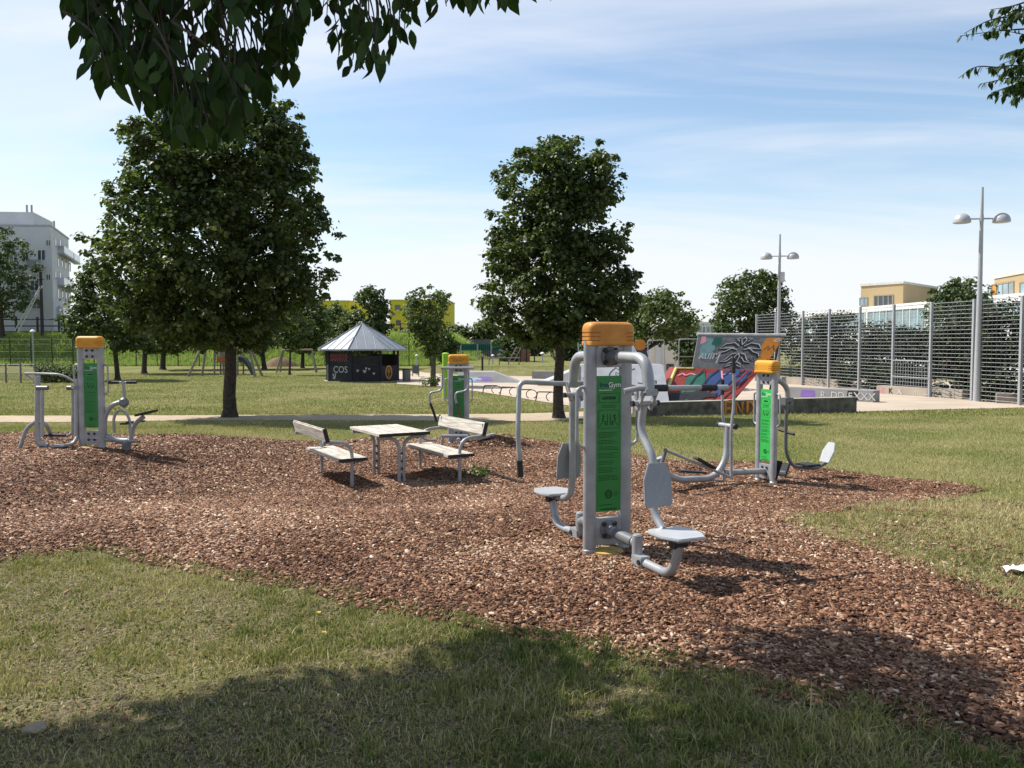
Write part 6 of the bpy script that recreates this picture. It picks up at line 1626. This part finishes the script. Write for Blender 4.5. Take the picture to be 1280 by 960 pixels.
# litter, stone, dandelions
def small_stuff():
    g = G(1274, 718); b = MB(); n = 7; vs = []
    for j in range(n):
        for i in range(n):
            u, v = i / (n - 1) - .5, j / (n - 1) - .5; vs.append((u * .20, v * .11, .012 + .035 * abs(math.sin(u * 7 + v * 3)) + .02 * random.random()))
    b.add(vs, [(j * n + i, j * n + i + 1, (j + 1) * n + i + 1, (j + 1) * n + i) for j in range(n - 1) for i in range(n - 1)])
    b.add([(v[0], v[1], v[2] - .003) for v in vs], [(j * n + i, (j + 1) * n + i, (j + 1) * n + i + 1, j * n + i + 1) for j in range(n - 1) for i in range(n - 1)])
    ob = b.build('paper_scrap', M_WHITE, smooth=True, sharp=80); ob.location = g; ob.rotation_euler.z = .3; tag(ob, 'crumpled white paper on the worn grass at the right edge', 'paper')
    g = G(45, 914); bm = bmesh.new(); bmesh.ops.create_icosphere(bm, subdivisions=3, radius=1)
    for v in bm.verts: v.co *= 1 + .25 * mnoise.noise(v.co * 1.7); v.co = Vector((v.co.x * .05, v.co.y * .034, v.co.z * .03))
    me = bpy.data.meshes.new('stone'); bm.to_mesh(me); bm.free(); me.materials.append(mat('sandy_stone', (.30, .25, .18), .9, 0, .2, 12, .5, 40)); ob = bpy.data.objects.new('stone', me); COL.objects.link(ob); ob.location = g + Vector((0, 0, .012)); ob.rotation_euler.z = .7
    tag(ob, 'pale flat stone half buried in the bare soil at lower left', 'stone')
    for (px, py, lab) in ((398, 780, 'yellow dandelion in the grass, the taller of the two'), (404, 797, 'small yellow dandelion low in the grass below the taller one')):
        g = G(px, py); b = MB(); h = .07 if px == 398 else .03; root = thing('dandelion', lab, 'flower', g, 0, 'dandelions in the front grass')
        b.tube([(0, 0, -.01), (.004, 0, h)], .0016, 0, 6); b.build('stem', mat('stem_green', (.08, .14, .03), .6), root)
        b = MB()
        for k in range(22): a = 2 * math.pi * k / 22; r = .013 if k % 2 else .010; b.add([(.004, 0, h), (.004 + r * math.cos(a - .13), r * math.sin(a - .13), h + .005), (.004 + 1.12 * r * math.cos(a), 1.12 * r * math.sin(a), h + .004), (.004 + r * math.cos(a + .13), r * math.sin(a + .13), h + .005)], [(0, 1, 2, 3)])
        b.lathe([(.006, -.002), (.007, .003), (.002, .006)], (.004, 0, h), 10); b.build('flower_head', mat('dandelion_yellow', (.80, .55, .02), .6), root)
small_stuff()

# ------------------------------------------------------------------ sky, sun, camera
SKY_STR, SUN_STR, EXPO = 0.09, 4.2, 0.87
def world():
    w = bpy.data.worlds.new('World'); sc.world = w; w.use_nodes = True; nt = w.node_tree; N, Lk = nt.nodes, nt.links
    bg = N['Background']; sky = N.new('ShaderNodeTexSky'); sky.sky_type = 'NISHITA'; sky.sun_disc = False
    sky.sun_elevation = EL; sky.sun_rotation = math.atan2(AZ.x, AZ.y); sky.altitude = 200; sky.air_density = 1.15; sky.dust_density = .4; sky.ozone_density = 1.2
    tc = N.new('ShaderNodeTexCoord'); sep = N.new('ShaderNodeSeparateXYZ'); Lk.new(tc.outputs['Generated'], sep.inputs[0])
    def math_(op, a, b=None):
        m = N.new('ShaderNodeMath'); m.operation = op
        for i, v in enumerate((a, b)):
            if v is None: continue
            if isinstance(v, (int, float)): m.inputs[i].default_value = v
            else: Lk.new(v, m.inputs[i])
        return m.outputs[0]
    den = math_('ADD', math_('MAXIMUM', sep.outputs['Z'], 0.0), .16)
    cmb = N.new('ShaderNodeCombineXYZ'); Lk.new(math_('DIVIDE', sep.outputs['X'], den), cmb.inputs[0]); Lk.new(math_('DIVIDE', sep.outputs['Y'], den), cmb.inputs[1])
    def cloud(scl, rot, nscale, lo, hi, seed, dist=.6, det=8):
        mp_ = N.new('ShaderNodeMapping'); mp_.inputs['Scale'].default_value = scl; mp_.inputs['Rotation'].default_value = (0, 0, rot); mp_.inputs['Location'].default_value = (seed, seed * .7, 0)
        Lk.new(cmb.outputs[0], mp_.inputs['Vector']); n = N.new('ShaderNodeTexNoise'); n.inputs['Scale'].default_value = nscale; n.inputs['Detail'].default_value = det; n.inputs['Distortion'].default_value = dist; n.inputs['Roughness'].default_value = .55
        Lk.new(mp_.outputs[0], n.inputs['Vector']); mr = N.new('ShaderNodeMapRange'); mr.interpolation_type = 'SMOOTHSTEP'; mr.inputs['From Min'].default_value = lo; mr.inputs['From Max'].default_value = hi; Lk.new(n.outputs['Fac'], mr.inputs['Value']); return mr.outputs[0]
    c1 = cloud((.40, 1.05, 1), R(16), .80, .33, .68, 3.1, 1.3, 7)
    c2 = cloud((.45, 2.0, 1), R(-26), 1.3, .40, .80, 7.7, 1.2)
    c3 = cloud((.6, .9, 1), R(30), .45, .35, .65, 1.3)
    # veil near the horizon
    hz = N.new('ShaderNodeMapRange'); hz.interpolation_type = 'SMOOTHSTEP'; hz.inputs['From Min'].default_value = .02; hz.inputs['From Max'].default_value = .19; hz.inputs['To Min'].default_value = .85; hz.inputs['To Max'].default_value = .0; Lk.new(sep.outputs['Z'], hz.inputs['Value'])
    wis = math_('MULTIPLY', math_('ADD', math_('MULTIPLY', c1, .80), math_('MULTIPLY', c2, .42)), math_('ADD', math_('MULTIPLY', c3, .7), .36))
    tot = math_('MINIMUM', math_('ADD', wis, math_('MULTIPLY', hz.outputs[0], math_('ADD', math_('MULTIPLY', c3, .35), .75))), .95)
    mx = N.new('ShaderNodeMix'); mx.data_type = 'RGBA'; Lk.new(tot, mx.inputs['Factor']); Lk.new(sky.outputs[0], mx.inputs['A']); mx.inputs['B'].default_value = (5.75, 5.95, 6.35, 1)
    Lk.new(mx.outputs['Result'], bg.inputs['Color']); bg.inputs['Strength'].default_value = SKY_STR
world()
sl = bpy.data.lights.new('sun', 'SUN'); sl.energy = SUN_STR; sl.angle = R(.53); sl.color = (1, .95, .87)
so = bpy.data.objects.new('sun', sl); COL.objects.link(so); so.rotation_euler = (-TOSUN).to_track_quat('-Z', 'Y').to_euler(); so.location = (-20, 10, 40)
cam = bpy.data.cameras.new('camera'); cam.sensor_fit = 'HORIZONTAL'; cam.sensor_width = 36; cam.lens = 36 * F / 1280; cam.clip_end = 2000; cam.clip_start = .05
co = bpy.data.objects.new('camera', cam); COL.objects.link(co); co.location = (0, 0, CZ); co.rotation_euler = (math.pi / 2 - PITCH, 0, 0)
sc.camera = co
sc.view_settings.view_transform = 'Standard'; sc.view_settings.look = 'None'; sc.view_settings.exposure = EXPO; sc.view_settings.gamma = 1; sc.view_settings.use_curve_mapping = False
sc.cycles.max_bounces = 6; sc.cycles.transparent_max_bounces = 8; sc.cycles.use_denoising = True
